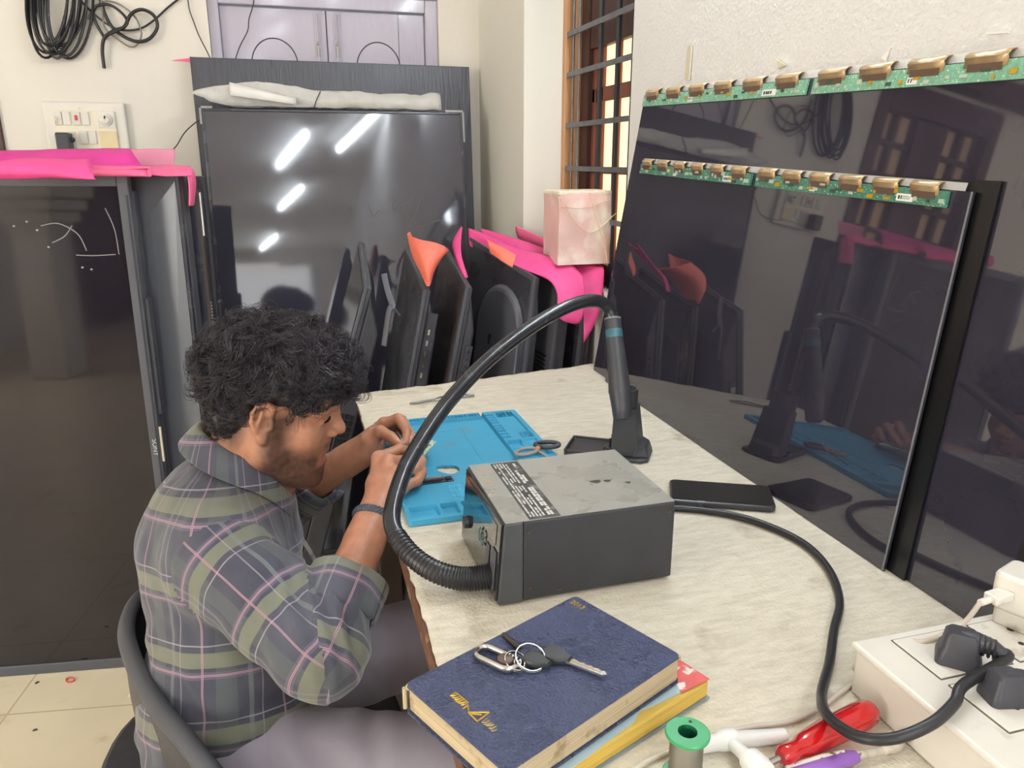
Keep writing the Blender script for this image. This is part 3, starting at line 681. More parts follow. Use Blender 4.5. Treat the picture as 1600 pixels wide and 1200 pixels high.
# ------------------------------------------------------------------ wall fittings at the back
sw = thing('switchboard', 'white wall switchboard with switches, a fan regulator and a socket', 'switchboard', (-.60, 2.96, 1.44))
SX, SZ = -.609, 1.447
MB().box(SX - .122, SX + .122, 2.948, 2.97, SZ - .085, SZ + .085).build('plate', M_white, sw, bevel=.006)
MB().box(SX - .092, SX + .092, 2.942, 2.95, SZ - .063, SZ + .058).build('inner_plate', M_cream, sw, bevel=.003)
k = 0
for x, z in ((-.078, .033), (-.053, .033), (-.024, .033), (.002, .033), (-.010, -.026), (.016, -.026)):
    s = MB().hexa([(SX + x - .011, 2.938, SZ + z - .021), (SX + x + .011, 2.938, SZ + z - .021), (SX + x + .011, 2.945, SZ + z - .021), (SX + x - .011, 2.945, SZ + z - .021)], [(SX + x - .011, 2.935, SZ + z + .021), (SX + x + .011, 2.935, SZ + z + .021), (SX + x + .011, 2.945, SZ + z + .021), (SX + x - .011, 2.945, SZ + z + .021)]).build('switch', M_white, sw, bevel=.0015)
    if k == 2: MB().box(SX + x - .004, SX + x + .004, 2.9335, 2.938, SZ + z - .006, SZ + z + .010).build('indicator', mat('red_neon', (200, 40, 40), .3), s)
    k += 1
MB().box(SX + .036, SX + .090, 2.940, 2.946, SZ + .004, SZ + .056).build('regulator_plate', M_white, sw, bevel=.002)
b = MB(); b.M = Matrix.Translation((SX + .063, 2.940, SZ + .030)) @ Matrix.Rotation(R(90), 4, 'X'); b.lathe([(.020, 0), (.019, .006), (.013, .008), (.012, .016), (.004, .018)], 24)
kn = b.build('regulator_knob', M_white, sw, smooth=40)
MB().box(SX + .061, SX + .065, 2.921, 2.925, SZ + .032, SZ + .042).build('pointer', M_ink, kn)
MB().box(SX + .036, SX + .090, 2.940, 2.946, SZ - .060, SZ - .006).build('blank_plate', mat('yellowed_blank', (228, 210, 168), .4), sw, bevel=.002)
MB().box(SX - .088, SX - .034, 2.940, 2.946, SZ - .060, SZ - .006).build('socket', M_white, sw, bevel=.002)
ad = thing('plug_adapter', 'black plug adapter pushed into the wall switchboard', 'plug', (SX - .06, 2.93, SZ - .075))
MB().box(SX - .083, SX - .043, 2.885, 2.940, SZ - .078, SZ - .012).build('adapter_body', M_blk, ad, bevel=.005)
MB().sphere((SX - .040, 2.915, SZ - .034), .009, 10, 6).build('side_boss', M_blk, ad, smooth=60)
# hanging cables
def cable(label, pts, r, m, name='cable', cat='cable', group=None, n=8, flat=None):
    o = MB().tube(cr(pts, n), r, 8, flat=flat).build(name, m, None, smooth=60)
    return setp(o, label, cat, group)
co = MB()
for k in range(11):
    ph = k * .21; a_, b_ = .075 + .018 * math.sin(k * 2.1), .155 + .02 * math.cos(k * 1.3)
    co.tube([(-.632 + .006 * (k - 5) + a_ * math.cos(t) * .72 + .03 * math.sin(t), 2.940 - .003 * (k % 5) + .012 * math.sin(t + ph), 1.835 + b_ * math.sin(t)) for t in np.linspace(0, 2 * math.pi, 40)[:-1]], .0042, 6, closed=True)
co = co.build('cable_coil', M_rub, None, smooth=60); setp(co, 'thick coil of black cable hanging on the back wall', 'cable coil')
LPx = [(105, -40), (128, 5), (160, 42), (176, 48), (195, 42), (203, 18), (222, 14), (240, 22), (247, 38), (236, 58), (215, 66), (190, 57), (170, 35), (158, 2), (150, -30)]
cable('thick black cable knotted on the back wall beside the coil, cut end hanging down',
      [(-0.5324,2.9550,1.6365), (-0.5301,2.9500,1.6881), (-0.5184,2.9450,1.7260), (-0.4862,2.9400,1.7493), (-0.4537,2.9350,1.7613), (-0.4273,2.9300,1.7994), (-0.3941,2.9350,1.8149), (-0.3630,2.9450,1.8009), (-0.3562,2.9500,1.7676), (-0.3830,2.9450,1.7313), (-0.4220,2.9400,1.7195), (-0.4661,2.9450,1.7376), (-0.4967,2.9500,1.7693), (-0.5130,2.9550,1.8219), (-0.5159,2.9550,1.8681)], .0055, M_rub, group='loose cables on the back wall')
cable('medium black cable curling over the knotted one on the back wall',
      [(-0.5174,2.9580,1.7240), (-0.5389,2.9580,1.7724), (-0.5422,2.9580,1.8023), (-0.5267,2.9500,1.8222), (-0.4883,2.9450,1.8251), (-0.4534,2.9400,1.7998), (-0.4421,2.9300,1.7724), (-0.4645,2.9250,1.7519), (-0.5011,2.9300,1.7360)], .0045, M_rub, group='loose cables on the back wall')
cable('thin black cable rising to the right from the knot on the back wall',
      [(-0.5759,2.9580,1.8378), (-0.5435,2.9550,1.8017), (-0.5042,2.9500,1.7689), (-0.4641,2.9450,1.7529), (-0.4109,2.9500,1.7596), (-0.3661,2.9550,1.7871), (-0.3194,2.9600,1.8283), (-0.2812,2.9600,1.8568), (-0.2394,2.9600,1.8818)], .0032, M_rub, group='loose cables on the back wall')
cable('thin grey cable looping down below the knot on the back wall',
      [(-0.5601,2.9600,1.7831), (-0.5476,2.9600,1.8061), (-0.5112,2.9550,1.8350), (-0.4731,2.9500,1.8342), (-0.4324,2.9450,1.8091), (-0.4110,2.9400,1.7771), (-0.4062,2.9400,1.7393), (-0.4239,2.9450,1.7105), (-0.4458,2.9450,1.7039), (-0.4773,2.9450,1.7238), (-0.5116,2.9500,1.7554), (-0.5146,2.9500,1.8023), (-0.5091,2.9550,1.8777)], .0027, mat('grey_cable', (128, 122, 112), .5), group='loose cables on the back wall')
cable('thin black wire running down to the left corner of the cupboard', [(-0.2517,2.9600,1.9115), (-0.2543,2.9600,1.8352), (-0.2437,2.9600,1.7875), (-0.2302,2.9550,1.7424), (-0.2036,2.9400,1.6785), (-0.1956,2.9400,1.6389)], .0018, M_rub, name='wire', cat='wire', group='thin wires on the back wall')
cable('thin black wire hanging in front of the left cupboard door', [(-0.0397,2.9500,1.9214), (-0.0498,2.9500,1.8532), (-0.0686,2.9500,1.8034), (-0.0760,2.9500,1.7676), (-0.1049,2.9450,1.7182), (-0.1228,2.9400,1.6771)], .0018, M_rub, name='wire', cat='wire', group='thin wires on the back wall')
cable('thin black wire leading from the left pile up to the big board', [(-0.4677,2.8500,1.3780), (-0.4361,2.8500,1.3701), (-0.3650,2.8400,1.3721), (-0.3318,2.8400,1.3903), (-0.2995,2.8400,1.4346), (-0.2627,2.8400,1.4668), (-0.2346,2.8300,1.4826)], .0018, M_rub, name='wire', cat='wire', group='thin wires on the back wall')

# ------------------------------------------------------------------ seated man: distance fields meshed into continuous surfaces
class Field:
    def __init__(self, lo, hi, h):
        self.lo = np.array(lo, float); self.h = h
        self.n = np.ceil((np.array(hi) - self.lo) / h).astype(int) + 1
        self.f = np.full(self.n, .08, np.float32)
    def block(self, lo, hi):
        a = np.clip(np.floor((np.array(lo) - self.lo) / self.h).astype(int), 0, self.n); b = np.clip(np.ceil((np.array(hi) - self.lo) / self.h).astype(int) + 1, 0, self.n)
        ax = [(self.lo[i] + self.h * np.arange(a[i], b[i])).astype(np.float32) for i in range(3)]
        return tuple(slice(a[i], b[i]) for i in range(3)), np.meshgrid(*ax, indexing='ij', sparse=True)
    def put(self, sl, d, k, op='u'):
        o = self.f[sl]
        if o.size == 0: return
        if op == 'u':
            hh = np.clip(.5 + .5 * (o - d) / k, 0, 1); self.f[sl] = o * (1 - hh) + d * hh - k * hh * (1 - hh)
        else:   # subtract
            hh = np.clip(.5 - .5 * (o + d) / k, 0, 1); self.f[sl] = o * (1 - hh) - d * hh + k * hh * (1 - hh)
    def cap(self, a, b, ra, rb=None, k=.012, op='u', cut=None):
        rb = ra if rb is None else rb
        a = np.array(a, float); b = np.array(b, float); m = max(ra, rb) + k + .02
        sl, (x, y, z) = self.block(np.minimum(a, b) - m, np.maximum(a, b) + m)
        ab = b - a; L2 = max(1e-9, ab @ ab)
        t = np.clip(((x - a[0]) * ab[0] + (y - a[1]) * ab[1] + (z - a[2]) * ab[2]) / L2, 0, 1)
        d = np.sqrt((x - a[0] - t * ab[0]) ** 2 + (y - a[1] - t * ab[1]) ** 2 + (z - a[2] - t * ab[2]) ** 2) - (ra + (rb - ra) * t)
        if cut is not None:
            p, n = np.array(cut[0], float), np.array(cut[1], float); n /= np.linalg.norm(n)
            d = np.maximum(d, (x - p[0]) * n[0] + (y - p[1]) * n[1] + (z - p[2]) * n[2])
        self.put(sl, d.astype(np.float32), k, op)
    def ell(self, c, r, M=None, k=.015, op='u'):
        c = np.array(c, float); r = np.array(r, float); m = r.max() + k + .02
        M = np.eye(3) if M is None else M
        sl, (x, y, z) = self.block(c - m, c + m)
        dx, dy, dz = x - c[0], y - c[1], z - c[2]
        q = [dx * M[0, i] + dy * M[1, i] + dz * M[2, i] for i in range(3)]
        k0 = np.sqrt(sum((q[i] / r[i]) ** 2 for i in range(3))); k1 = np.sqrt(sum((q[i] / r[i] ** 2) ** 2 for i in range(3))) + 1e-6
        self.put(sl, (k0 * (k0 - 1) / k1).astype(np.float32), k, op)
    def mesh(self):
        f = self.f; s = f < 0
        act_any = np.zeros(tuple(self.n - 1), bool); act_all = np.ones(tuple(self.n - 1), bool)
        cs = [(i, j, k) for i in (0, 1) for j in (0, 1) for k in (0, 1)]
        sub = lambda c: tuple(slice(c[i], self.n[i] - 1 + c[i]) for i in range(3))
        for c in cs: act_any |= s[sub(c)]; act_all &= s[sub(c)]
        idx = np.argwhere(act_any & ~act_all)
        vid = np.full(tuple(self.n - 1), -1, np.int32); vid[tuple(idx.T)] = np.arange(len(idx))
        val = {c: f[tuple((idx + np.array(c)).T)] for c in cs}
        acc = np.zeros((len(idx), 3)); cnt = np.zeros(len(idx))
        for c in cs:
            for ax in range(3):
                if c[ax]: continue
                d = list(c); d[ax] = 1; d = tuple(d); a, b = val[c], val[d]
                cr_ = (a < 0) != (b < 0); t = np.where(cr_, a / np.where(cr_, a - b, 1), 0)
                p = np.array(c, float)[None, :].repeat(len(idx), 0); p[:, ax] += t
                acc[cr_] += p[cr_]; cnt[cr_] += 1
        V = self.lo + self.h * (idx + acc / cnt[:, None])
        Q = []
        for ax in range(3):
            u, v = (ax + 1) % 3, (ax + 2) % 3
            lo = [slice(1, self.n[i] - 1) for i in range(3)]; lo[ax] = slice(0, self.n[ax] - 1)
            hi = list(lo); hi[ax] = slice(1, self.n[ax])
            A, B = s[tuple(lo)], s[tuple(hi)]
            e = np.argwhere(A != B)
            if not len(e): continue
            off = np.array([sl.start for sl in lo]); e = e + off
            inside = s[tuple(e.T)]
            def cell(du, dv):
                q = e.copy(); q[:, u] -= du; q[:, v] -= dv; return vid[tuple(q.T)]
            quad = np.stack([cell(1, 1), cell(0, 1), cell(0, 0), cell(1, 0)], 1)
            quad[~inside] = quad[~inside][:, ::-1]
            Q.append(quad)
        Q = np.concatenate(Q); Q = Q[(Q >= 0).all(1)]
        return V, Q

def relax(V, Q, it=2, lam=.5):
    for _ in range(it):
        s = np.zeros_like(V); c = np.zeros(len(V))
        for a, b in ((0, 1), (1, 2), (2, 3), (3, 0)):
            np.add.at(s, Q[:, a], V[Q[:, b]]); np.add.at(s, Q[:, b], V[Q[:, a]]); np.add.at(c, Q[:, a], 1); np.add.at(c, Q[:, b], 1)
        V = V * (1 - lam) + lam * s / np.maximum(c, 1)[:, None]
    return V

def normals(V, Q):
    n = np.cross(V[Q[:, 2]] - V[Q[:, 0]], V[Q[:, 3]] - V[Q[:, 1]]); N = np.zeros_like(V)
    for i in range(4): np.add.at(N, Q[:, i], n)
    return N / (np.linalg.norm(N, axis=1, keepdims=True) + 1e-12)

def mesh_np(name, V, Q):
    me = bpy.data.meshes.new(name); me.vertices.add(len(V)); me.vertices.foreach_set('co', V.astype(np.float32).ravel())
    me.loops.add(Q.size); me.loops.foreach_set('vertex_index', Q.astype(np.int32).ravel())
    me.polygons.add(len(Q)); me.polygons.foreach_set('loop_start', np.arange(0, Q.size, Q.shape[1], dtype=np.int32))
    me.update(calc_edges=True); me.validate(); return me

A_ = np.array
# ---- skeleton (metres)
HC = A_([-.046, 1.206, .980]); HS = .955
def head_basis(yaw, pit, rol):
    f = A_([math.cos(yaw) * math.cos(pit), math.sin(yaw) * math.cos(pit), -math.sin(pit)]); l0 = A_([-math.sin(yaw), math.cos(yaw), 0]); u0 = np.cross(f, l0)
    l = l0 * math.cos(rol) + u0 * math.sin(rol); return np.stack([f, l, np.cross(f, l)], 1)
HB = head_basis(R(-5), R(15), R(2.0))
hp_ = lambda f, l, u: HC + HS * (HB @ A_([f, l, u]))
NB = A_([-.104, 1.240, .846])
shR, shL = A_([-.132, 1.080, .796]), A_([-.132, 1.400, .796])
elR, elL = A_([-.002, .930, .718]), A_([-.055, 1.495, .690])
wrR, wrL = A_([.098, 1.111, .817]), A_([.103, 1.342, .838])
chest, belly, pelvis = A_([-.126, 1.225, .735]), A_([-.138, 1.165, .590]), A_([-.140, 1.140, .470])
hipR, hipL = A_([-.10, 1.035, .455]), A_([-.10, 1.235, .455])
knR, knL = A_([.27, .90, .470]), A_([.255, 1.245, .500])
anR, anL = A_([.22, .93, .09]), A_([.30, 1.22, .09])
HR = {'i': [(.1164, 1.1995, .8765), (.1536, 1.2223, .8799), (.1691, 1.2415, .8688), (.1790, 1.2516, .8590)],
      'm': [(.1306, 1.1790, .8761), (.1619, 1.1942, .8697), (.1781, 1.2157, .8655), (.1861, 1.2389, .8604)],
      'r': [(.1395, 1.1565, .8639), (.1733, 1.1730, .8632), (.1869, 1.1967, .8649), (.1891, 1.2200, .8640)],
      'p': [(.1453, 1.1400, .8461), (.1717, 1.1532, .8480), (.1848, 1.1727, .8532), (.1864, 1.1930, .8567)],
      't': [(.1077, 1.1581, .8420), (.1134, 1.2135, .8496), (.1360, 1.2423, .8522), (.1591, 1.2513, .8529)]}
HL = {'i': [(.1430, 1.3455, .8850), (.1668, 1.3270, .9000), (.1773, 1.2953, .8851), (.1713, 1.2763, .8705)],
      'm': [(.1473, 1.3640, .8784), (.1764, 1.3478, .8885), (.1861, 1.3094, .8736), (.1816, 1.2877, .8628)],
      'r': [(.1463, 1.3811, .8645), (.1739, 1.3696, .8708), (.1823, 1.3387, .8582), (.1723, 1.3204, .8500)],
      'p': [(.1415, 1.3880, .8471), (.1650, 1.3820, .8514), (.1702, 1.3569, .8429), (.1583, 1.3435, .8392)],
      't': [(.1126, 1.3209, .8645), (.1314, 1.3062, .8853), (.1480, 1.2880, .8787), (.1618, 1.2700, .8679)]}

F = Field((-.33, .86, .40), (.33, 1.56, 1.14), .0026)
# torso and limbs under the clothes
F.ell(chest, (.095, .150, .15), k=.03); F.ell(belly, (.09, .13, .13), k=.04); F.ell(pelvis, (.10, .14, .10), k=.04)
F.cap(shR + A_([.0, .03, 0]), shL - A_([.0, .03, 0]), .042, k=.05)
for s_, e_, w_ in ((shR, elR, wrR), (shL, elL, wrL)):
    F.cap(s_, e_, .045, .036, k=.02)
    m_ = e_ + (w_ - e_) * .30
    F.cap(e_, m_, .036, .0385, k=.02); F.cap(m_, w_, .0385, .0255, k=.02)
# neck
F.cap(NB, hp_(-.028, 0, -.035), .056, .054, k=.03); F.cap(NB + A_([.045, .008, -.02]), hp_(.035, 0, -.085), .038, .034, k=.03)
F.cap(NB + A_([-.02, -.1, -.028]), NB, .03, .045, k=.05); F.cap(NB + A_([-.02, .1, -.028]), NB, .03, .045, k=.05)
# head
def HE(c, r, k=.012, op='u', rot=None):
    F.ell(hp_(*c), A_(r) * HS, HB if rot is None else HB @ rot, k * HS, op)
def HCp(a, b, ra, rb=None, k=.010, op='u'): F.cap(hp_(*a), hp_(*b), ra * HS, (ra if rb is None else rb) * HS, k * HS, op)
HE((-.002, 0, .052), (.100, .077, .086)); HE((.045, 0, -.012), (.056, .057, .080), k=.03)
HE((.060, 0, .045), (.038, .054, .048), k=.03)
for sg in (-1, 1):
    HCp((.010, sg * .053, -.064), (.076, sg * .016, -.112), .017, .015, k=.03)
    HCp((.0, sg * .061, -.01), (.009, sg * .054, -.064), .014, .015, k=.03)
    HE((.062, sg * .041, -.026), (.022, .019, .021), k=.022)
    HCp((.092, sg * .012, .030), (.078, sg * .050, .027), .0105, .009, k=.018)
HE((.0865, 0, -.113), (.016, .020, .014), k=.02); HE((.070, 0, -.072), (.032, .034, .036), k=.03)
for sg in (-1, 1): HE((.0985, sg * .034, .008), (.017, .019, .012), k=.014, op='s')
for sg in (-1, 1):
    HE((.0795, sg * .033, .008), (.0125, .0125, .0125), k=.002)
    HCp((.0905, sg * .022, .0125), (.086, sg * .046, .0125), .0040, .0036, k=.006); HCp((.0895, sg * .024, .0015), (.085, sg * .045, .003), .0032, .003, k=.006)
HCp((.095, 0, .022), (.114, 0, -.012), .0075, .0088, k=.012); HE((.1155, 0, -.018), (.0105, .0105, .0098), k=.008)
for sg in (-1, 1):
    HE((.104, sg * .0145, -.022), (.010, .0075, .0075), k=.008); HE((.108, sg * .008, -.029), (.005, .0036, .005), k=.003, op='s')
HCp((.0975, 0, -.030), (.0965, 0, -.047), .0075, k=.012)
HE((.099, 0, -.0660), (.015, .022, .0066), k=.004, op='s'); HCp((.094, .0, -.0660), (.080, -.030, -.0595), .0040, .002, k=.004, op='s'); HCp((.094, .0, -.0660), (.080, .030, -.0595), .0040, .002, k=.004, op='s')
for sg in (-1, 1):
    HCp((.1005, 0, -.0565), (.090, sg * .021, -.0575), .0048, .0035, k=.005); HCp((.090, sg * .021, -.0575), (.081, sg * .031, -.0595), .0036, .0025, k=.005)
    HCp((.0985, 0, -.0765), (.088, sg * .020, -.0730), .0058, .0044, k=.006); HCp((.088, sg * .020, -.0730), (.080, sg * .030, -.0612), .0042, .0025, k=.005)
# ears: rim, lobe, bowl
for sg in (-1, 1):
    er = lambda f, o, u: (f, sg * (.0735 + o), u)
    HE(er(-.004, .003, -.002), (.015, .006, .027), k=.005)
    rim = [(.008, .004, .014), (.007, .009, .026), (-.002, .0125, .033), (-.014, .0145, .029), (-.020, .0150, .015), (-.019, .0135, .0), (-.013, .0105, -.014), (-.004, .007, -.026)]
    for a, b_ in zip(rim[:-1], rim[1:]): HCp(er(*a), er(*b_), .0042, k=.004)
    HE(er(.0, .0065, -.029), (.0085, .0055, .010), k=.006)
    HCp(er(-.008, .010, .018), er(-.010, .010, -.006), .0035, .003, k=.004)
    HE(er(.001, .0110, -.002), (.0080, .0085, .0120), k=.002, op='s'); HE(er(-.0145, .0155, .012), (.0032, .005, .014), k=.003, op='s')
    HCp(er(.0105, .0055, .002), er(.0105, .0055, -.008), .0042, k=.004)
# hands
def hand(H, w, e, rs):
    kn = {q: A_(H[q][0]) for q in H}; d = (w - e) / np.linalg.norm(w - e)
    F.cap(w - d * .05, w + d * .012, .0275, .0265, k=.015)
    for q, r0 in (('i', .0135), ('m', .0140), ('r', .0135), ('p', .0120)):
        base = w + d * .018 + (kn[q] - w) * .10
        F.cap(base, w * .45 + kn[q] * .55, .0165, .0150, k=.016); F.cap(w * .45 + kn[q] * .55, kn[q], .0150, r0 * .86, k=.010)
    tb = kn['t']; F.cap(w + d * .012, tb, .0165, .0165, k=.014)
    for q, (r0, r1, r2, r3) in (('i', (.0106, .0092, .0082, .0068)), ('m', (.0108, .0094, .0083, .0069)), ('r', (.0102, .0089, .0079, .0066)), ('p', (.0090, .0080, .0071, .0060)), ('t', (.0150, .0112, .0100, .0076))):
        P_ = [A_(v) for v in H[q]]
        F.cap(P_[0], P_[1], r0, r1, k=.006); F.cap(P_[1], P_[2], r1, r2, k=.0035); F.cap(P_[2], P_[3], r2, r3, k=.003)
        if q != 't': F.ell(P_[0], (r0 * 1.06,) * 3, k=.006)
hand(HR, wrR, elR, 1); hand(HL, wrL, elL, 1)
bV, bQ = F.mesh(); bV = relax(bV, bQ, 2, .45)
bme = mesh_np('body', bV, bQ); del F

def skin_mat():
    m = bpy.data.materials.new('brown_skin'); m.use_nodes = True; nt = m.node_tree; N = nt.nodes; L = nt.links; b = N['Principled BSDF']
    at = N.new('ShaderNodeAttribute'); at.attribute_name = 'skin_tint'
    tc = N.new('ShaderNodeTexCoord'); nz = N.new('ShaderNodeTexNoise'); nz.inputs['Scale'].default_value = 60; nz.inputs['Detail'].default_value = 6; L.new(tc.outputs['Object'], nz.inputs[0])
    rp = N.new('ShaderNodeValToRGB'); rp.color_ramp.elements[0].position = .3; rp.color_ramp.elements[1].position = .7; rp.color_ramp.elements[0].color = (.86, .84, .82, 1); rp.color_ramp.elements[1].color = (1.08, 1.08, 1.08, 1)
    L.new(nz.outputs[0], rp.inputs[0]); mx = N.new('ShaderNodeMix'); mx.data_type = 'RGBA'; mx.blend_type = 'MULTIPLY'; mx.inputs[0].default_value = 1
    L.new(at.outputs['Color'], mx.inputs[6]); L.new(rp.outputs[0], mx.inputs[7]); L.new(mx.outputs[2], b.inputs['Base Color'])
    b.inputs['Roughness'].default_value = .46; b.inputs['Subsurface Weight'].default_value = .12; b.inputs['Subsurface Radius'].default_value = (.012, .005, .003); b.inputs['Subsurface Scale'].default_value = .5
    n2 = N.new('ShaderNodeTexVoronoi'); n2.inputs['Scale'].default_value = 420; L.new(tc.outputs['Object'], n2.inputs[0])
    bp = N.new('ShaderNodeBump'); bp.inputs['Strength'].default_value = .12; bp.inputs['Distance'].default_value = .001; L.new(n2.outputs[0], bp.inputs['Height']); L.new(bp.outputs[0], b.inputs['Normal'])
    return m
# true colour of the skin: lips, stubble, brows, nape fade
nv_ = len(bme.vertices); co = np.empty(nv_ * 3, np.float32); bme.vertices.foreach_get('co', co); co = co.reshape(-1, 3)
hl = ((co - HC) @ HB) / HS; f_, l_, u_ = hl[:, 0], hl[:, 1], hl[:, 2]; al = np.abs(l_)
skin = A_(lin((184, 130, 104))[:3]); stub = A_(lin((44, 34, 34))[:3]); lip = A_(lin((164, 96, 90))[:3]); hairc = A_(lin((38, 32, 36))[:3])
col = np.repeat(skin[None], nv_, 0)
nzv = A_([mnoise.noise(Vector(p) * 130) for p in co]) * .5 + .5
sm = lambda a, b_, x: np.clip((x - a) / (b_ - a), 0, 1)
inhead = (np.linalg.norm(hl - A_([.02, 0, -.02]), axis=1) < .155)
beard = sm(-.036, -.066, u_ - .55 * np.maximum(0, .060 - f_)) * sm(-.012, .012, f_) * sm(-.150, -.120, u_) * inhead
beard = np.maximum(beard, sm(.030, .006, np.abs(f_ - .020)) * sm(.016, -.004, u_ - .01) * sm(.048, .058, al) * sm(-.10, -.06, u_) * inhead)     # sideburn and jaw edge
beard = np.maximum(beard, .75 * sm(.010, .004, np.abs(u_ + .048)) * sm(.032, .022, al) * (f_ > .08) * inhead)                       # moustache
beard *= .72 + .32 * nzv
lips = sm(.0165, .009, np.abs(u_ + .0665)) * sm(.034, .026, al) * sm(.074, .084, f_) * inhead
beard *= (1 - lips)
col = col * (1 - .90 * beard[:, None]) + stub * .90 * beard[:, None]
col = col * (1 - .7 * lips[:, None]) + lip * .7 * lips[:, None]
nape = sm(-.020, -.045, f_) * sm(-.080, -.050, u_) * inhead * (al < .0765)
nape = np.clip(nape, 0, 1) * (.65 + .4 * nzv)
col = col * (1 - .85 * np.clip(nape, 0, 1)[:, None]) + hairc * .85 * np.clip(nape, 0, 1)[:, None]
ca = bme.color_attributes.new('skin_tint', 'FLOAT_COLOR', 'POINT')
ca.data.foreach_set('color', np.concatenate([col, np.ones((nv_, 1))], 1).astype(np.float32).ravel())

man = thing('person', 'man with curly black hair and checked shirt, seated bent over the bench', 'person', (-.14, 1.14, .40))
body = link('body', bme, skin_mat(), man, smooth=180)
# face details
for sg in (-1, 1):
    e = hp_(.0795, sg * .033, .008)
    ey = MB(); ey.sphere(tuple(e), .0128 * HS, 16, 12); eo = ey.build('eye', mat('eye_white', (214, 206, 198), .15, var=.02), body, smooth=180)
    gz = HB @ A_([.92, sg * -.05, -.38]); gz /= np.linalg.norm(gz)
    MB(frame(tuple(e + gz * .0104 * HS), tuple(np.cross(gz, HB[:, 1])), tuple(gz))).sphere((0, 0, 0), .0062 * HS, 12, 8, sc=(1, 1, .5)).build('iris', mat('dark_iris', (34, 22, 18), .1), eo, smooth=180)
    bw = MB()
    for k in range(90):
        t = random.random(); f0, l0, u0 = .1050 - .021 * t ** 1.6, .012 + .042 * t, .0330 + .008 * math.sin(t * 2.4) - .004 * t
        jit = random.uniform(-.0042, .0042) * (1 - .5 * t)
        p0 = hp_(f0 + .002, sg * l0, u0 + jit); p1 = hp_(f0 + .001, sg * (l0 + .008), u0 + jit + .0025 - .004 * t)
        bw.tube([p0, (p0 + p1) / 2 + HB[:, 0] * .001, p1], [.0007, .0007, .0003], 3)
    bw.build('eyebrow', mat('brow_hair', (26, 21, 22), .6), body)
    ls_ = MB(); ls_.tube([tuple(hp_(.0955 - .0075 * t * t, sg * (.022 + .026 * t), .0085 - .003 * t)) for t in np.linspace(0, 1, 6)], [.0014, .0020, .0023, .0023, .0019, .0010], 5)
    ls_.build('eyelashes', mat('lash', (20, 16, 18), .6), body)
MB().tube([tuple(hp_(.0925 - .011 * (t * t), .025 * t, -.0635 + .0022 * t * t)) for t in np.linspace(-1, 1, 13)], .0045, 6, flat=.8).build('teeth', mat('teeth_white', (232, 226, 214), .2), body, smooth=180)

# ---- shirt
def shirt_field():
    S_ = Field((-.36, .82, .36), (.20, 1.60, .98), .0040)
    S_.ell(chest + A_([-.010, 0, -.005]), (.118, .168, .146), k=.04)
    S_.ell(belly + A_([.005, 0, 0]), (.128, .165, .150), k=.06); S_.ell(pelvis + A_([-.005, .0, .01]), (.140, .170, .12), k=.06)
    S_.ell(chest + A_([-.030, 0, .02]), (.100, .145, .120), k=.05)
    S_.cap(shR + A_([.0, .035, .0]), shL - A_([.0, .035, .0]), .062, k=.05)
    S_.cap(NB + A_([-.030, -.09, -.036]), NB + A_([-.010, 0, -.030]), .040, .056, k=.06); S_.cap(NB + A_([-.030, .09, -.036]), NB + A_([-.010, 0, -.030]), .040, .056, k=.06)
    for s_, e_, w_, t in ((shR, elR, wrR, .46), (shL, elL, wrL, .50)):
        d = w_ - e_; c = e_ + d * t
        S_.cap(s_, s_ * .45 + e_ * .55, .070, .064, k=.035); S_.cap(s_ * .45 + e_ * .55, e_, .062, .056, k=.02)
        S_.ell(e_ + A_([0, -.006 if s_ is shR else .006, -.012]), (.052,) * 3, k=.03)
        S_.cap(e_, c, .057, .049, k=.025, cut=(c, d))
    return S_
S_ = shirt_field(); sV, sQ = S_.mesh(); sV = relax(sV, sQ, 3, .5); del S_
sN = normals(sV, sQ)
# segments for cloth pattern and folds
def seg_uv(P, a, b, ref):
    ab = b - a; L_ = np.linalg.norm(ab); z = ab / L_; x = ref - z * (ref @ z); x /= np.linalg.norm(x); y = np.cross(z, x)
    r = P - a; t = r @ z; q = r - t[:, None] * z; return t, np.arctan2(q @ y, q @ x), np.linalg.norm(q, axis=1), L_
def cdist(P, a, b):
    ab = b - a; t = np.clip((P - a) @ ab / (ab @ ab), 0, 1); return np.linalg.norm(P - a - t[:, None] * ab, axis=1)
spine_a, spine_b = pelvis, NB + A_([-.02, 0, 0])
def classify(P):
    d = np.stack([cdist(P, spine_a, spine_b) / .165, cdist(P, shR + (elR - shR) * .12, elR) / .068, cdist(P, elR, wrR) / .058, cdist(P, shL + (elL - shL) * .12, elL) / .068, cdist(P, elL, wrL) / .058], 1)
    c = d.argmin(1)
    for ku, kf, s_, e_, w_ in ((1, 2, shR, elR, wrR), (3, 4, shL, elL, wrL)):      # split the sleeve on the elbow's bisecting plane
        m_ = (c == ku) | (c == kf); n_ = (e_ - s_) / np.linalg.norm(e_ - s_) + (w_ - e_) / np.linalg.norm(w_ - e_)
        c[m_] = np.where((P[m_] - e_) @ n_ < 0, ku, kf)
    return c
segs = [(spine_a, spine_b, A_([0, -1, 0.])), (shR, elR, A_([0, -1., .3])), (elR, wrR, A_([0, -1., .3])), (shL, elL, A_([0, -1., .3])), (elL, wrL, A_([0, -1, .3]))]
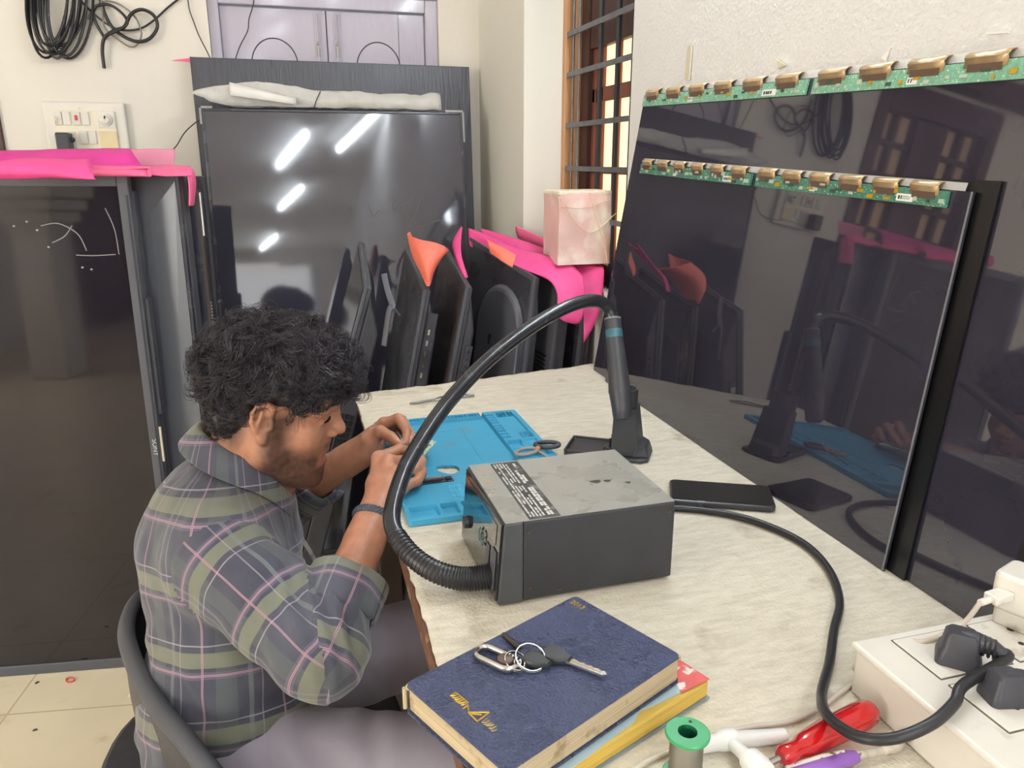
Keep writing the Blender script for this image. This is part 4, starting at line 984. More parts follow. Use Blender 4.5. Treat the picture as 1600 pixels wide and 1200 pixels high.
# folds: gathers round the elbow, drags from the shoulder, blousing over the waist
disp = np.zeros(len(sV)); cls = classify(sV)
wob1 = A_([mnoise.noise(Vector(p) * 9) for p in sV]); wob2 = A_([mnoise.noise(Vector(p) * 24 + Vector((7, 0, 0))) for p in sV])
for e_, s_, w_ in ((elR, shR, wrR), (elL, shL, wrL)):
    dd = np.linalg.norm(sV - e_, axis=1); fade = np.exp(-(dd / .085) ** 2); ax = (w_ - s_) / np.linalg.norm(w_ - s_)
    inner = A_([.45, .35, .80]); inner /= np.linalg.norm(inner)
    ph = (sV - e_) @ ax; side = np.clip(.55 + .75 * ((sV - e_) / (dd[:, None] + 1e-6)) @ inner, 0, 1.2)
    disp += fade * side * .0060 * np.sin(ph * 210 + wob1 * 5)
    t, a, r, L_ = seg_uv(sV, s_, e_, A_([0, -1, .3])); m_ = ((cls == 1) if e_ is elR else (cls == 3))
    disp += m_ * .0034 * np.sin(a * 2.3 + t * 34 + wob1 * 5.5) * sm(.0, .06, t)
    dsh = np.linalg.norm(sV - (s_ + A_([.03, .03, -.07])), axis=1); disp += np.exp(-(dsh / .08) ** 2) * .0045 * np.sin(((sV - s_) @ A_([.8, -.3, .5])) * 130 + wob1 * 5)
tor = cls == 0
disp += tor * (.0050 * wob1 + .0035 * np.sin(sV[:, 2] * 75 + wob1 * 7 + sV[:, 0] * 20) * np.exp(-((sV[:, 2] - .575) / .075) ** 2) + .0022 * wob2)
disp += .0030 * wob2
sV = sV + sN * disp[:, None]
# cut off where trousers and neck begin
cen = sV[sQ].mean(1)
d_neck = np.linalg.norm(cen - (NB + A_([.006, 0, .028])), axis=1); neck_up = (cen - NB) @ A_([.30, 0, .95])
keep = ~((d_neck < .078) & (neck_up > .012))
for s_, e_, w_, t in ((shR, elR, wrR, .46), (shL, elL, wrL, .50)):
    d = (w_ - e_); Ld = np.linalg.norm(d); q = (cen - e_) @ (d / Ld)
    keep &= ~((np.abs(q - Ld * t) < .0035) & (np.linalg.norm(cen - (e_ + d * t), axis=1) < .046))
keep &= cen[:, 2] > .395
sQ = sQ[keep]; used = np.unique(sQ); rem = np.full(len(sV), -1); rem[used] = np.arange(len(used)); sV = sV[used]; sQ = rem[sQ]
def plaid_uv(me, V, Q, fixed=None):
    cen = V[Q].mean(1); c = classify(cen) if fixed is None else np.full(len(Q), fixed); uv = np.zeros((len(Q), 4, 2), np.float32)
    rad = [.155, .066, .056, .066, .056]; offs = [(.0, .03), (.015, .0), (.27, .0), (.015, .0), (.27, .0)]
    for k, (a, b_, ref) in enumerate(segs):
        m_ = c == k
        if not m_.any(): continue
        P = V[Q[m_]].reshape(-1, 3); t, an, r, L_ = seg_uv(P, a, b_, ref)
        an = an.reshape(-1, 4); an = np.where(an - an[:, :1] > math.pi, an - 2 * math.pi, an); an = np.where(an - an[:, :1] < -math.pi, an + 2 * math.pi, an)
        uv[m_, :, 0] = an * rad[k] + offs[k][1]; uv[m_, :, 1] = t.reshape(-1, 4) + offs[k][0]
    lay = me.uv_layers.new(name='weave'); lay.data.foreach_set('uv', uv.ravel())
def plaid_mat():
    m = bpy.data.materials.new('slate_checked_cotton'); m.use_nodes = True; nt = m.node_tree; N = nt.nodes; L = nt.links; b = N['Principled BSDF']
    uv = N.new('ShaderNodeUVMap'); uv.uv_map = 'weave'; sp = N.new('ShaderNodeSeparateXYZ'); L.new(uv.outputs[0], sp.inputs[0])
    cur = None
    def mth(op, a, b_=None):
        n = N.new('ShaderNodeMath'); n.operation = op
        for i, q in enumerate((a, b_)):
            if q is None: continue
            if isinstance(q, (int, float)): n.inputs[i].default_value = q
            else: L.new(q, n.inputs[i])
        return n.outputs[0]
    tc = N.new('ShaderNodeTexCoord'); nz = N.new('ShaderNodeTexNoise'); nz.inputs['Scale'].default_value = 9; nz.inputs['Detail'].default_value = 3; L.new(tc.outputs['Object'], nz.inputs[0])
    rp = N.new('ShaderNodeValToRGB'); rp.color_ramp.elements[0].color = lin((58, 59, 74)); rp.color_ramp.elements[1].color = lin((78, 79, 92)); rp.color_ramp.elements[0].position = .3; rp.color_ramp.elements[1].position = .7; L.new(nz.outputs[0], rp.inputs[0])
    cur = rp.outputs[0]
    def band(axis, period, centre, half, colr, op):
        nonlocal cur
        ph = mth('ABSOLUTE', mth('SUBTRACT', mth('WRAP_' if False else 'FLOORED_MODULO', mth('ADD', sp.outputs[axis], period * 50 - centre + period / 2), period), period / 2))
        w_ = mth('MULTIPLY', mth('LESS_THAN', ph, half), op)
        mx = N.new('ShaderNodeMix'); mx.data_type = 'RGBA'; L.new(w_, mx.inputs[0]); L.new(cur, mx.inputs[6]); mx.inputs[7].default_value = lin(colr); cur = mx.outputs[2]
    P_ = .108
    band(0, P_, .030, .013, (88, 96, 94), .45); band(1, P_, .050, .0105, (120, 122, 104), .78)
    band(1, P_, .050 - .021, .0052, (108, 98, 116), .5); band(0, P_, .030 + .030, .003, (120, 126, 126), .5)
    for ax_, ce in ((0, .030 - .030), (1, .050 - .021)):
        band(ax_, P_, ce, .0014, (190, 150, 162), .68); band(ax_, P_, ce, .0005, (110, 84, 100), .9)
    band(1, P_, .050 + .020, .0010, (170, 160, 168), .6); band(0, P_, .03 + .045, .0009, (160, 150, 158), .5)
    L.new(cur, b.inputs['Base Color']); b.inputs['Roughness'].default_value = .8; b.inputs['Sheen Weight'].default_value = .25
    wv = N.new('ShaderNodeTexNoise'); wv.inputs['Scale'].default_value = 900; L.new(tc.outputs['Object'], wv.inputs[0])
    n4 = N.new('ShaderNodeTexNoise'); n4.inputs['Scale'].default_value = 45; n4.inputs['Detail'].default_value = 4; L.new(tc.outputs['Object'], n4.inputs[0])
    sm_ = mth('ADD', mth('MULTIPLY', wv.outputs[0], .25), n4.outputs[0])
    bp = N.new('ShaderNodeBump'); bp.inputs['Strength'].default_value = .35; bp.inputs['Distance'].default_value = .003; L.new(sm_, bp.inputs['Height']); L.new(bp.outputs[0], b.inputs['Normal'])
    return m
M_plaid = plaid_mat()
sme = mesh_np('shirt', sV, sQ); plaid_uv(sme, sV, sQ)
shirt = link('shirt', sme, M_plaid, man, smooth=180, solid=.0018)
def grid_part(name, rows, fixed, parent, solid=.003, sub=1):
    n, m_ = len(rows), len(rows[0]); V = A_([[tuple(p) for p in r] for r in rows]).reshape(-1, 3)
    Q = A_([[i * m_ + j, i * m_ + j + 1, (i + 1) * m_ + j + 1, (i + 1) * m_ + j] for i in range(n - 1) for j in range(m_ - 1)])
    me = mesh_np(name, V, Q); plaid_uv(me, V, Q, fixed)
    return link(name, me, M_plaid, parent, smooth=180, solid=solid, sub=sub)
# rolled cuffs
for s_, e_, w_, t, kf in ((shR, elR, wrR, .46, 2), (shL, elL, wrL, .50, 4)):
    d = (w_ - e_); Ld = np.linalg.norm(d); z = d / Ld; x = np.cross(z, A_([0, 0, 1.])); x /= np.linalg.norm(x); y = np.cross(z, x); c = e_ + d * t
    rows = []
    for q, r_ in ((-.058, .0535), (-.055, .0600), (-.030, .0595), (-.006, .0590), (.006, .0575), (.009, .0520), (.002, .0450), (-.012, .0415)):
        rows.append([c + z * (q + .004 * math.sin(a * 2 + 1)) + (x * math.cos(a) + y * math.sin(a)) * (r_ + .0022 * math.sin(3 * a + q * 60) + .0016 * math.sin(7 * a)) for a in np.linspace(0, 2 * math.pi, 33)])
    grid_part('cuff', rows, kf, shirt, .002)
# collar: stand and fallen leaf
def neck_ring(r_f, r_l, up, lean, a):
    c = NB + A_([.010, 0, .020]); ax = A_([.26, 0.0, .965]); fx = A_([.965, .10, -.26]); ly = np.cross(ax, fx)
    drop = .042 * max(0, math.cos(a)) ** 2
    return c + fx * (r_f * math.cos(a) + lean) + ly * r_l * math.sin(a) + ax * (up - drop * 1.3)
rows = []
angs = np.linspace(.30, 2 * math.pi - .30, 41)
for up, dr in ((-.016, .006), (.004, .002), (.022, .0), (.028, .003), (.026, .009), (.014, .017), (.000, .025), (-.009, .030)):
    row = []
    for a in angs:
        back = .5 - .5 * math.cos(a); pt = 1 - abs(a - math.pi) / (math.pi - .30)
        u2 = up if up > .012 else up - (.020 * (1 - pt) ** 3 if dr > .01 else 0)
        row.append(neck_ring(.070 + dr, .067 + dr * 1.1, u2 + .036 * back, -.004 - .004 * back, a))
    rows.append(row)
grid_part('collar', rows, 0, shirt, .0036)
# button placket down the front
rows = []
for t in np.linspace(0, 1, 9):
    p = neck_ring(.080, .075, -.030, 0, 0.0) * (1 - t) + (belly + A_([.145, .0, -.02])) * t + A_([.028 * math.sin(t * math.pi), .0, .0])
    rows.append([p + A_([0, w_, 0]) for w_ in (-.017, -.006, .006, .017)])
pk = grid_part('placket', rows, 0, shirt, .002)
for t in (.15, .4, .65):
    p = neck_ring(.080, .075, -.030, 0, 0.0) * (1 - t) + (belly + A_([.145, .0, -.02])) * t + A_([.028 * math.sin(t * math.pi) + .003, .0, .0])
    MB(frame(tuple(p), (0, 1, 0), (1, 0, 0))).lathe([(.0052, -.001), (.0052, .001), (.0035, .0014), (.0005, .0010)], 14).build('button', mat('dark_button', (60, 56, 64), .3), pk, smooth=40)

# ---- trousers
T_ = Field((-.33, .76, .02), (.42, 1.42, .62), .0060)
T_.ell(pelvis + A_([-.01, 0, -.01]), (.135, .172, .115), k=.05)
for h_, k_, a_ in ((hipR, knR, anR), (hipL, knL, anL)):
    T_.cap(h_, k_, .098, .070, k=.05); T_.cap(k_, a_, .067, .050, k=.03, cut=(a_, a_ - k_)); T_.ell(k_, (.072,) * 3, k=.03)
tV, tQ = T_.mesh(); del T_; tV = relax(tV, tQ, 2, .5); tN = normals(tV, tQ)
w1 = A_([mnoise.noise(Vector(p) * 10) for p in tV]); tV = tV + tN * (.004 * w1 + .004 * np.sin(tV[:, 0] * 95 + tV[:, 2] * 60 + w1 * 6) * np.exp(-((tV[:, 0] + .03) / .10) ** 2))[:, None]
M_tr = mat('grey_lilac_trousers', (160, 153, 166), .8, var=.05, scale=10, bump=.10, bscale=900, sheen=.2)
trs = link('trousers', mesh_np('trousers', tV, tQ), M_tr, man, smooth=180)
MB().tube(cr([(-.085, .952, .515), (-.055, .944, .510), (-.030, .941, .495), (-.020, .938, .475)], 6), .0035, 6).build('pocket_edge', mat('frayed_pocket', (188, 184, 186), .8), trs, smooth=60)
for a_, s_ in ((anR, -1), (anL, 1)):
    rings = []
    for x, w_, h_ in ((-.085, .022, .05), (-.075, .032, .075), (-.02, .036, .085), (.04, .038, .060), (.10, .044, .045), (.15, .036, .036), (.17, .016, .024)):
        rings.append([(a_[0] + x, a_[1] + w_ * math.cos(a), .004 + h_ * (.5 + .5 * math.sin(a))) for a in np.linspace(0, 2 * math.pi, 17)[:-1]])
    MB().loft(rings).build('shoe', M_blk, man, smooth=50)

# ---- braided bracelet on the near wrist
d = (wrR - elR) / np.linalg.norm(wrR - elR); x = np.cross(d, A_([0, 0, 1.])); x /= np.linalg.norm(x); y = np.cross(d, x)
bc = wrR - d * .006
b = MB()
for k in range(4):
    b.tube([tuple(bc + (x * math.cos(a) + y * math.sin(a)) * (.0300 + .0026 * math.cos(9 * a + k * math.pi / 2)) + d * (.0040 * math.sin(9 * a + k * math.pi / 2) + .004 * math.sin(a))) for a in np.linspace(0, 2 * math.pi, 121)[:-1]], .0030, 6, closed=True)
b.build('braided_bracelet', mat('grey_blue_leather', (70, 74, 88), .45, var=.15, scale=60), man, smooth=60)

# ---- hair: a thick cap of curls, shorter over the ears and nape
G = Field((-.24, 1.02, .86), (.13, 1.40, 1.22), .0040)
def GE(c, r, k=.02, op='u'): G.ell(hp_(*c), A_(r) * HS, HB, k, op)
GE((-.002, 0, .060), (.112, .094, .088)); GE((.048, 0, .078), (.076, .080, .058)); GE((-.050, 0, .042), (.064, .086, .076)); GE((-.062, 0, -.012), (.036, .066, .052)); GE((.080, -.01, .080), (.040, .050, .032))
GE((.088, 0, -.012), (.060, .13, .078), k=.012, op='s'); GE((.060, 0, -.055), (.050, .13, .075), k=.012, op='s'); GE((.010, .098, -.028), (.042, .046, .052), k=.012, op='s'); GE((.008, -.100, -.018), (.044, .050, .060), k=.010, op='s')
gV, gQ = G.mesh(); del G; gN = normals(gV, gQ)
gd = A_([(1 - abs(mnoise.noise(Vector(p) * 34))) * .7 + (1 - abs(mnoise.noise(Vector(p) * 70 + Vector((3, 1, 0))))) * .3 for p in gV])
gV2 = gV + gN * ((gd - .80) * .020)[:, None]
M_hair = mat('black_curly_hair', (30, 27, 31), .36, var=.35, scale=90, bump=.5, bscale=260)
hair = link('hair', mesh_np('hair', gV2, gQ), M_hair, man, smooth=180)
# curls
CV = []; CF = []; base = 0; NP, NS = 12, 3
gl = ((gV2 - HC) @ HB) / HS
tt = np.linspace(0, 1, NP); qq = np.arange(NP - 1)
for i in RNG.integers(0, len(gV2), 1250):
    # one lock: a bundle of strands that curl together
    low = gl[i, 2] < .015
    n0 = gN[i]; r1 = RNG.normal(size=3) + A_([.6, -.3, -.5]) * .5; t1_ = r1 - n0 * (r1 @ n0); t1_ /= np.linalg.norm(t1_); t2_ = np.cross(n0, t1_) * (1 if RNG.random() < .5 else -1)
    R0 = (.0070 + .0075 * RNG.random()) * (.4 if low else 1); turns = .55 + .65 * RNG.random(); lift = (.004 + .009 * RNG.random()) * (.3 if low else 1); ph = RNG.random() * 6.28; adv = (.010 + .014 * RNG.random()) * (.6 if low else 1)
    for k_ in range(11):
        p = gV2[i] + (t1_ * RNG.normal() + t2_ * RNG.normal()) * .0036; g_ = ((p - HC) @ HB) / HS
        if abs(g_[0]) < .036 and g_[2] < .048 and abs(g_[1]) > .052: continue
        n = n0; an = ph + RNG.normal() * .10 + tt * turns * 6.283 * (1 + .10 * RNG.normal()); Rk = R0 * (1 + .16 * RNG.normal())
        pts = p + n[None] * (lift * (1 + .25 * RNG.normal()) * np.sin(tt * 2.5) + Rk * .45 * np.sin(an))[:, None] - n[None] * .0025 + t1_[None] * (adv * tt)[:, None] + (t2_[None] * (np.cos(an) - math.cos(ph))[:, None] + t1_[None] * (np.sin(an) - math.sin(ph))[:, None] * .6) * Rk
        rad = (.00042 + .00028 * RNG.random()) * (1 - .65 * tt)
        tg = np.gradient(pts, axis=0); tg /= np.linalg.norm(tg, axis=1, keepdims=True) + 1e-9
        s1 = np.cross(tg, n[None] + .01); s1 /= np.linalg.norm(s1, axis=1, keepdims=True) + 1e-9; s2 = np.cross(tg, s1)
        for k in range(NS):
            a = 2 * math.pi * k / NS; CV.append(pts + (s1 * math.cos(a) + s2 * math.sin(a)) * rad[:, None])
        for k in range(NS):
            k2 = (k + 1) % NS; CF.append(np.stack([base + k * NP + qq, base + k * NP + qq + 1, base + k2 * NP + qq + 1, base + k2 * NP + qq], 1))
        base += NS * NP
curls = link('curls', mesh_np('curls', np.concatenate(CV), np.concatenate(CF)), mat('black_curl_strands', (50, 44, 52), .34, var=.4, scale=70), hair, smooth=180)
curls['kind'] = 'stuff'

# ------------------------------------------------------------------ chair under him
chr_ = thing('chair', 'black moulded chair with a rounded back rim, the man sitting on it', 'chair', (-.12, 1.14, 0))
rim = cr([(.02, .845, .40), (-.06, .850, .47), (-.135, .884, .566), (-.185, .955, .590), (-.232, 1.03, .602), (-.275, 1.125, .612), (-.302, 1.218, .615), (-.305, 1.304, .611), (-.287, 1.375, .60), (-.243, 1.42, .59), (-.16, 1.45, .56), (-.06, 1.46, .47), (.02, 1.46, .40)], 8)
MB().tube(rim, .0125, 10, flat=1.2).build('back_rim', M_blkm, chr_, smooth=60)
rows = []
for t in np.linspace(0, 1, 8):
    row = []
    for i, p in enumerate(rim[10:-10]):
        c_ = Vector((-.12, 1.15, .36)); q = Vector((c_.x + (p.x - c_.x) * .92, c_.y + (p.y - c_.y) * .92, .37))
        row.append(p.lerp(q, t) + Vector((-.012 * math.sin(t * math.pi), 0, 0)))
    rows.append(row)
MB().sheet(rows).build('back_shell', M_blk, chr_, smooth=60, solid=.005)
MB().prism(rrect(-.34, .16, .90, 1.41, .10) if False else [(-.12 + (.26 * abs(math.cos(a)) ** .6) * (1 if math.cos(a) > 0 else -1), 1.15 + (.27 * abs(math.sin(a)) ** .6) * (1 if math.sin(a) > 0 else -1)) for a in np.linspace(0, 2 * math.pi, 41)[:-1]], .325, .358).build('seat', M_blk, chr_, bevel=.01)
for x_, y_ in ((-.30, .96), (-.30, 1.34), (.08, .96), (.08, 1.34)): MB().tube([(x_, y_, .335), (x_ + (-.03 if x_ < 0 else .03), y_ + (-.02 if y_ < 1.1 else .02), 0.012)], [.016, .013], 10).build('leg', M_blk, chr_, smooth=60)

# ------------------------------------------------------------------ workbench and its cloth
M_bench = mat('worn_reddish_plywood', (104, 70, 54), .6, var=.3, scale=5, stretch=(6, 1, 6), bump=.3, spots=((170, 140, 104), 26, .58, .70))
M_benchd = mat('dark_bench_wood', (70, 58, 52), .6, var=.25, scale=5, stretch=(6, 6, 1))
bench = thing('workbench', 'wooden workbench with a chipped brown edge under the white felt cloth', 'table', (.47, .95, 0))
MB().prism([(.111, .06), (.815, .06), (.815, 1.862), (.126, 1.748)], .788, .8195).build('tabletop', M_bench, bench, bevel=.002)
b = MB()
for a in ((.16, .10, .80, .12), (.16, 1.66, .80, 1.68), (.16, .12, .18, 1.66), (.78, .12, .80, 1.66)): b.box(a[0], a[2], a[1], a[3], .70, .788)
b.build('apron', M_benchd, bench)
for x, y in ((.15, .09), (.76, .09), (.15, 1.65), (.76, 1.65), (.15, .615)): MB().box(x, x + .05, y, y + .05, 0, .788).build('leg', M_benchd, bench, bevel=.003)
MB().box(.135, .145, .10, .60, .56, .785).build('side_board', M_bench, bench)

def cloth_mat():
    m = mat('dirty_white_felt', (226, 218, 200), .85, var=.05, scale=5, bump=.55, bscale=240, sheen=.2, spots=((176, 164, 140), 13, .62, .80))
    nt = m.node_tree; N = nt.nodes; L = nt.links; b = N['Principled BSDF']
    src = b.inputs['Base Color'].links[0].from_socket
    tc = N.new('ShaderNodeTexCoord'); n = N.new('ShaderNodeTexNoise'); n.inputs['Scale'].default_value = 90; n.inputs['Detail'].default_value = 8; n.inputs['Roughness'].default_value = .75
    mp = N.new('ShaderNodeMapping'); mp.inputs['Scale'].default_value = (.25, 1, 1); L.new(tc.outputs['Object'], mp.inputs[0]); L.new(mp.outputs[0], n.inputs[0])
    r = N.new('ShaderNodeValToRGB'); r.color_ramp.elements[0].position = .3; r.color_ramp.elements[1].position = .62
    r.color_ramp.elements[0].color = (.66, .63, .56, 1); r.color_ramp.elements[1].color = (1, 1, 1, 1); L.new(n.outputs[0], r.inputs[0])
    mx = N.new('ShaderNodeMix'); mx.data_type = 'RGBA'; mx.blend_type = 'MULTIPLY'; mx.inputs[0].default_value = .8
    L.new(src, mx.inputs[6]); L.new(r.outputs[0], mx.inputs[7]); L.new(mx.outputs[2], b.inputs['Base Color'])
    return m
b = MB(); rows = []
for j, v in enumerate(np.linspace(0, 1, 150)):
    row = []
    for i, u in enumerate(np.linspace(0, 1, 66)):
        x = .121 + (.81 - .121) * u
        yf = 1.757 + (x - .121) * .165 + .010 * mnoise.noise(Vector((x * 14, 3, 1))) + .006 * mnoise.noise(Vector((x * 50, 8, 1)))
        y = .055 + (yf - .055) * v
        xo = x + ((.004 * mnoise.noise(Vector((1, y * 12, 3))) + .003 * mnoise.noise(Vector((1, y * 45, 3)))) if i == 0 else 0)
        wv = mnoise.noise(Vector((x * 3.2, y * 14, .4))) * .5 + mnoise.noise(Vector((x * 7, y * 34, 2.))) * .3
        z = TZ - .0008 + min(0, wv) * .0018
        if v > .985: z -= .002
        row.append((xo, y, z))
    rows.append(row)
b.sheet(rows)
cl = b.build('bench_cloth', cloth_mat(), None, smooth=180, solid=.0035); cl.modifiers['solid'].offset = -1
setp(cl, 'dirty white felt cloth spread over the workbench', 'tablecloth')

# ------------------------------------------------------------------ blue silicone repair mat (a relief built cell by cell)
def mat_height(u, v):
    """height of the mat surface above its underside at (u across, v along)"""
    W_, L_ = .30, .47
    lo, mid, hi = .0012, .0044, .0088
    inside = lambda a, b_, c, d: a < u < b_ and c < v < d
    z = mid
    if u < .006 or u > W_ - .006 or v < .006 or v > L_ - .006: z = hi * .8
    # near trays
    if v < .056:
        z = hi
        for a, b_ in ((.008, .050), (.057, .082), (.089, .140), (.147, .205), (.212, .292)):
            if inside(a, b_, .009, .048): z = lo
    # ruler ribs along the far edge
    if v > .446 and u < .222:
        z = hi
        if .452 < v < .464 and (u / .0072) % 1 < .5: z = lo
    if .438 < v <= .446 and u < .222: z = lo
    # right section
    if .222 <= u < .2275: z = lo if v > .056 else z
    if u >= .2275 and v > .056:
        z = hi
        if inside(.231, .246, .30, .452): z = lo if (v / .017) % 1 < .55 else hi
        if inside(.252, .291, .335, .440): z = mid
        if inside(.252, .291, .440, .458): z = lo if (u / .0052) % 1 < .55 else hi
        if inside(.231, .291, .255, .292) and not inside(.231, .262, .28, .292): z = mid
        if inside(.234, .258, .262, .290): z = lo
        if inside(.268, .291, .30, .330): z = lo if (u / .006) % 1 < .5 else mid
        if inside(.233, .291, .205, .247): z = mid
        if inside(.233, .291, .070, .195): z = mid if (v / .03) % 1 < .85 else hi
    # thin printed grooves and the screw grid
    if z == mid and u < .222:
        for a, b_, c, d in ((.02, .165, .205, .395), (.0, .222, .192, .1935)):
            if inside(a, b_, c, d) and not inside(a + .0021, b_ - .0021, c + .0021, d - .0021): z = mid - .0009
        if inside(.080, .128, .064, .122): z = mid - .0014 if ((u / .006) % 1 < .68 and (v / .0075) % 1 < .70) else mid
    return z
nu, nv = 136, 214
us = np.linspace(0, .30, nu); vs = np.linspace(0, .47, nv)
def in_hole(u, v):
    a, b_ = (u - .099) / .019, (v - .192) / .026
    ang = math.atan2(b_, a)
    return a * a + b_ * b_ < .80 + .28 * math.cos(2 * ang + .6) + .14 * math.sin(3 * ang)
bm = bmesh.new(); grid = {}
for i, u in enumerate(us):
    for j, v in enumerate(vs):
        bx = .006; uu, vv = u, v
        for cu, cv in ((bx, bx), (.30 - bx, bx), (bx, .47 - bx), (.30 - bx, .47 - bx)):      # rounded corners
            du, dv = u - cu, v - cv
            if (du < 0) == (cu < .15) and (dv < 0) == (cv < .2) and du * du + dv * dv > bx * bx:
                f_ = bx / math.hypot(du, dv); uu, vv = cu + du * f_, cv + dv * f_
        grid[i, j] = bm.verts.new((.14 + uu, 1.04 + vv, TZ + .0005 + mat_height(min(.2999, u), min(.4699, v))))
for i in range(nu - 1):
    for j in range(nv - 1):
        if in_hole((us[i] + us[i + 1]) / 2, (vs[j] + vs[j + 1]) / 2): continue
        bm.faces.new((grid[i, j], grid[i + 1, j], grid[i + 1, j + 1], grid[i, j + 1]))
# side walls down to the cloth
eds = [e for e in bm.edges if e.is_boundary]
r_ = bmesh.ops.extrude_edge_only(bm, edges=eds)
for v_ in r_['geom']:
    if isinstance(v_, bmesh.types.BMVert): v_.co.z = TZ + .0004
bmesh.ops.delete(bm, geom=[v_ for v_ in bm.verts if not v_.link_faces], context='VERTS')
bmesh.ops.recalc_face_normals(bm, faces=bm.faces)
me = bpy.data.meshes.new('repair_mat'); bm.to_mesh(me); bm.free()
mt = link('repair_mat', me, mat('sky_blue_silicone', (62, 160, 198), .48, var=.05, scale=14, bump=.12, bscale=300, spots=((112, 140, 140), 18, .60, .82)))
setp(mt, 'blue silicone repair mat with moulded trays, a ruler edge and a burnt hole', 'work mat')

# board in the hands, module, tweezers, scissors
pc = thing('circuit_board', 'small pale green circuit board held in both hands over the blue mat', 'circuit board', (.19, 1.27, .846))
PM = frame((.196, 1.262, .857), (.45, 1, -.10), (-.30, .10, 1))
MB(PM).box(-.042, .052, -.017, .017, -.0009, .0009).build('board', mat('pale_green_pcb', (176, 204, 150), .4, var=.15, scale=120, spots=((236, 238, 220), 170, .55, .60)), pc, bevel=.001)
b = MB(PM)
for k in range(16):
    x, y = random.uniform(-.036, .044), random.uniform(-.014, .012); b.box(x, x + random.uniform(.003, .008), y, y + random.uniform(.002, .005), .0009, .0009 + random.uniform(.001, .0025))
b.build('chips', M_blk, pc)
MB(PM).box(.028, .050, -.012, .012, .0009, .0045).build('white_connector', M_white, pc, bevel=.0006)
MB(PM).box(-.041, -.033, -.016, .016, .0009, .0013).build('gold_rim', M_gold, pc)
md = thing('connector_module', 'short black connector strip lying on the blue mat below the burnt hole', 'connector', (.205, 1.188, .83))
DM = frame((.203, 1.187, .8298), (1, .05, 0))
MB(DM).box(-.036, .034, -.010, .010, 0, .0016).build('board', mat('black_pcb', (46, 46, 48), .35, var=.3, scale=150, spots=((180, 176, 166), 240, .6, .64)), md)
MB(DM).box(-.016, .018, -.005, .006, .0016, .0065).build('socket_shell', M_blk, md, bevel=.0008)
MB(DM).box(-.014, .016, -.0025, .003, .0065, .0072).build('pins', M_steel, md)
b = MB(DM); b.box(.022, .031, -.006, .005, .0016, .004); b.box(-.034, -.020, -.006, .004, .0016, .0036); b.build('parts', M_irond, md)
tz = thing('tweezers', 'pair of thin steel tweezers lying on the cloth beyond the blue mat', 'tweezers', (.30, 1.64, TZ))
for sg in (0, 1):
    b = MB(); b.tube(cr([(.232, 1.631, TZ + .004), (.28, 1.636 + sg * .010, TZ + .004), (.335, 1.643 + sg * .016, TZ + .004 + sg * .003), (.385, 1.652 + sg * .004, TZ + .004)], 6), [.0012] + [.0020] * 16 + [.0022] * 2, 6)
    b.build('arm', mat('dull_steel', (132, 130, 126), .35, metal=.85), tz, smooth=60)
sc_ = thing('scissors', 'small scissors at the right edge of the blue mat, grey and black handle loops', 'scissors', (.42, 1.24, .834))
def loop(cx, cy, rx, ry, rot): return [(cx + rx * math.cos(t) * math.cos(rot) - ry * math.sin(t) * math.sin(rot), cy + rx * math.cos(t) * math.sin(rot) + ry * math.sin(t) * math.cos(rot), .8395) for t in np.linspace(0, 2 * math.pi, 25)[:-1]]
MB().tube(loop(.388, 1.252, .022, .013, .35), .0036, 8, closed=True).build('handle', mat('grey_handle', (150, 148, 146), .4), sc_, smooth=60)
MB().tube([(p[0], p[1], p[2] + .004) for p in loop(.432, 1.265, .022, .014, -.25)], .0045, 8, closed=True).build('handle', M_blk, sc_, smooth=60)
MB().sphere((.410, 1.252, .842), .006, 10, 6).build('pivot', mat('copper_rivet', (196, 140, 104), .4, metal=.4), sc_, smooth=60)
b = MB(); b.hexa([(.405, 1.245, .8395), (.412, 1.240, .8395), (.428, 1.165, .8395), (.426, 1.165, .8395)], [(.405, 1.245, .842), (.412, 1.240, .842), (.428, 1.165, .8412), (.426, 1.165, .8412)])
b.build('blade', M_steel, sc_)

# ------------------------------------------------------------------ hot-air rework station
M_case = mat('charcoal_steel_case', (52, 53, 58), .42, var=.10, scale=22, bump=.25, bscale=700)
M_caset = mat('scuffed_sheen_case_top', (152, 150, 143), .30, var=.10, scale=16, bump=.15, bscale=400, rvar=.1, spots=((176, 164, 136), 30, .74, .92))  # pale grey puts the top's bright sheen into the colour; patches are scuffs
st = thing('hot_air_station', 'charcoal metal hot-air rework station with a ribbed hose and a scratched top', 'rework station', (.33, .89, TZ))
SM = Matrix.Translation((.222, .797, TZ)) @ Matrix.Rotation(R(.5), 4, 'Z')
CW, CD, CH = .224, .190, .110
b = MB(SM); b.box(.022, CW, 0, CD, .004, CH); b.build('case', M_case, st, bevel=.0025)
b = MB(SM)
b.box(.0, CW - .001, .0015, CD - .0015, CH, CH + .0012); b.build('top_cover', M_caset, st)
b = MB(SM)    # front bezel, sloping outwards at the foot
b.hexa([(-.010, 0, .002), (.022, 0, .002), (.022, CD, .002), (-.010, CD, .002)], [(-.001, 0, CH), (.022, 0, CH), (.022, CD, CH), (-.001, CD, CH)])
fb_ = b.build('front_bezel', mat('grey_bezel_metal', (74, 76, 80), .4, var=.1, scale=30), st, bevel=.002)
def fp(y, z): return (-.0105 + (z - .002) / (CH - .002) * .0095, y, z)
b = MB(SM)
def fpanel(y0, y1, z0, z1, d0, d1, mi=0):
    q = []
    for d in (d0, d1): q.append([(fp(y, z)[0] - d, y, z) for y, z in ((y0, z0), (y1, z0), (y1, z1), (y0, z1))])
    return q
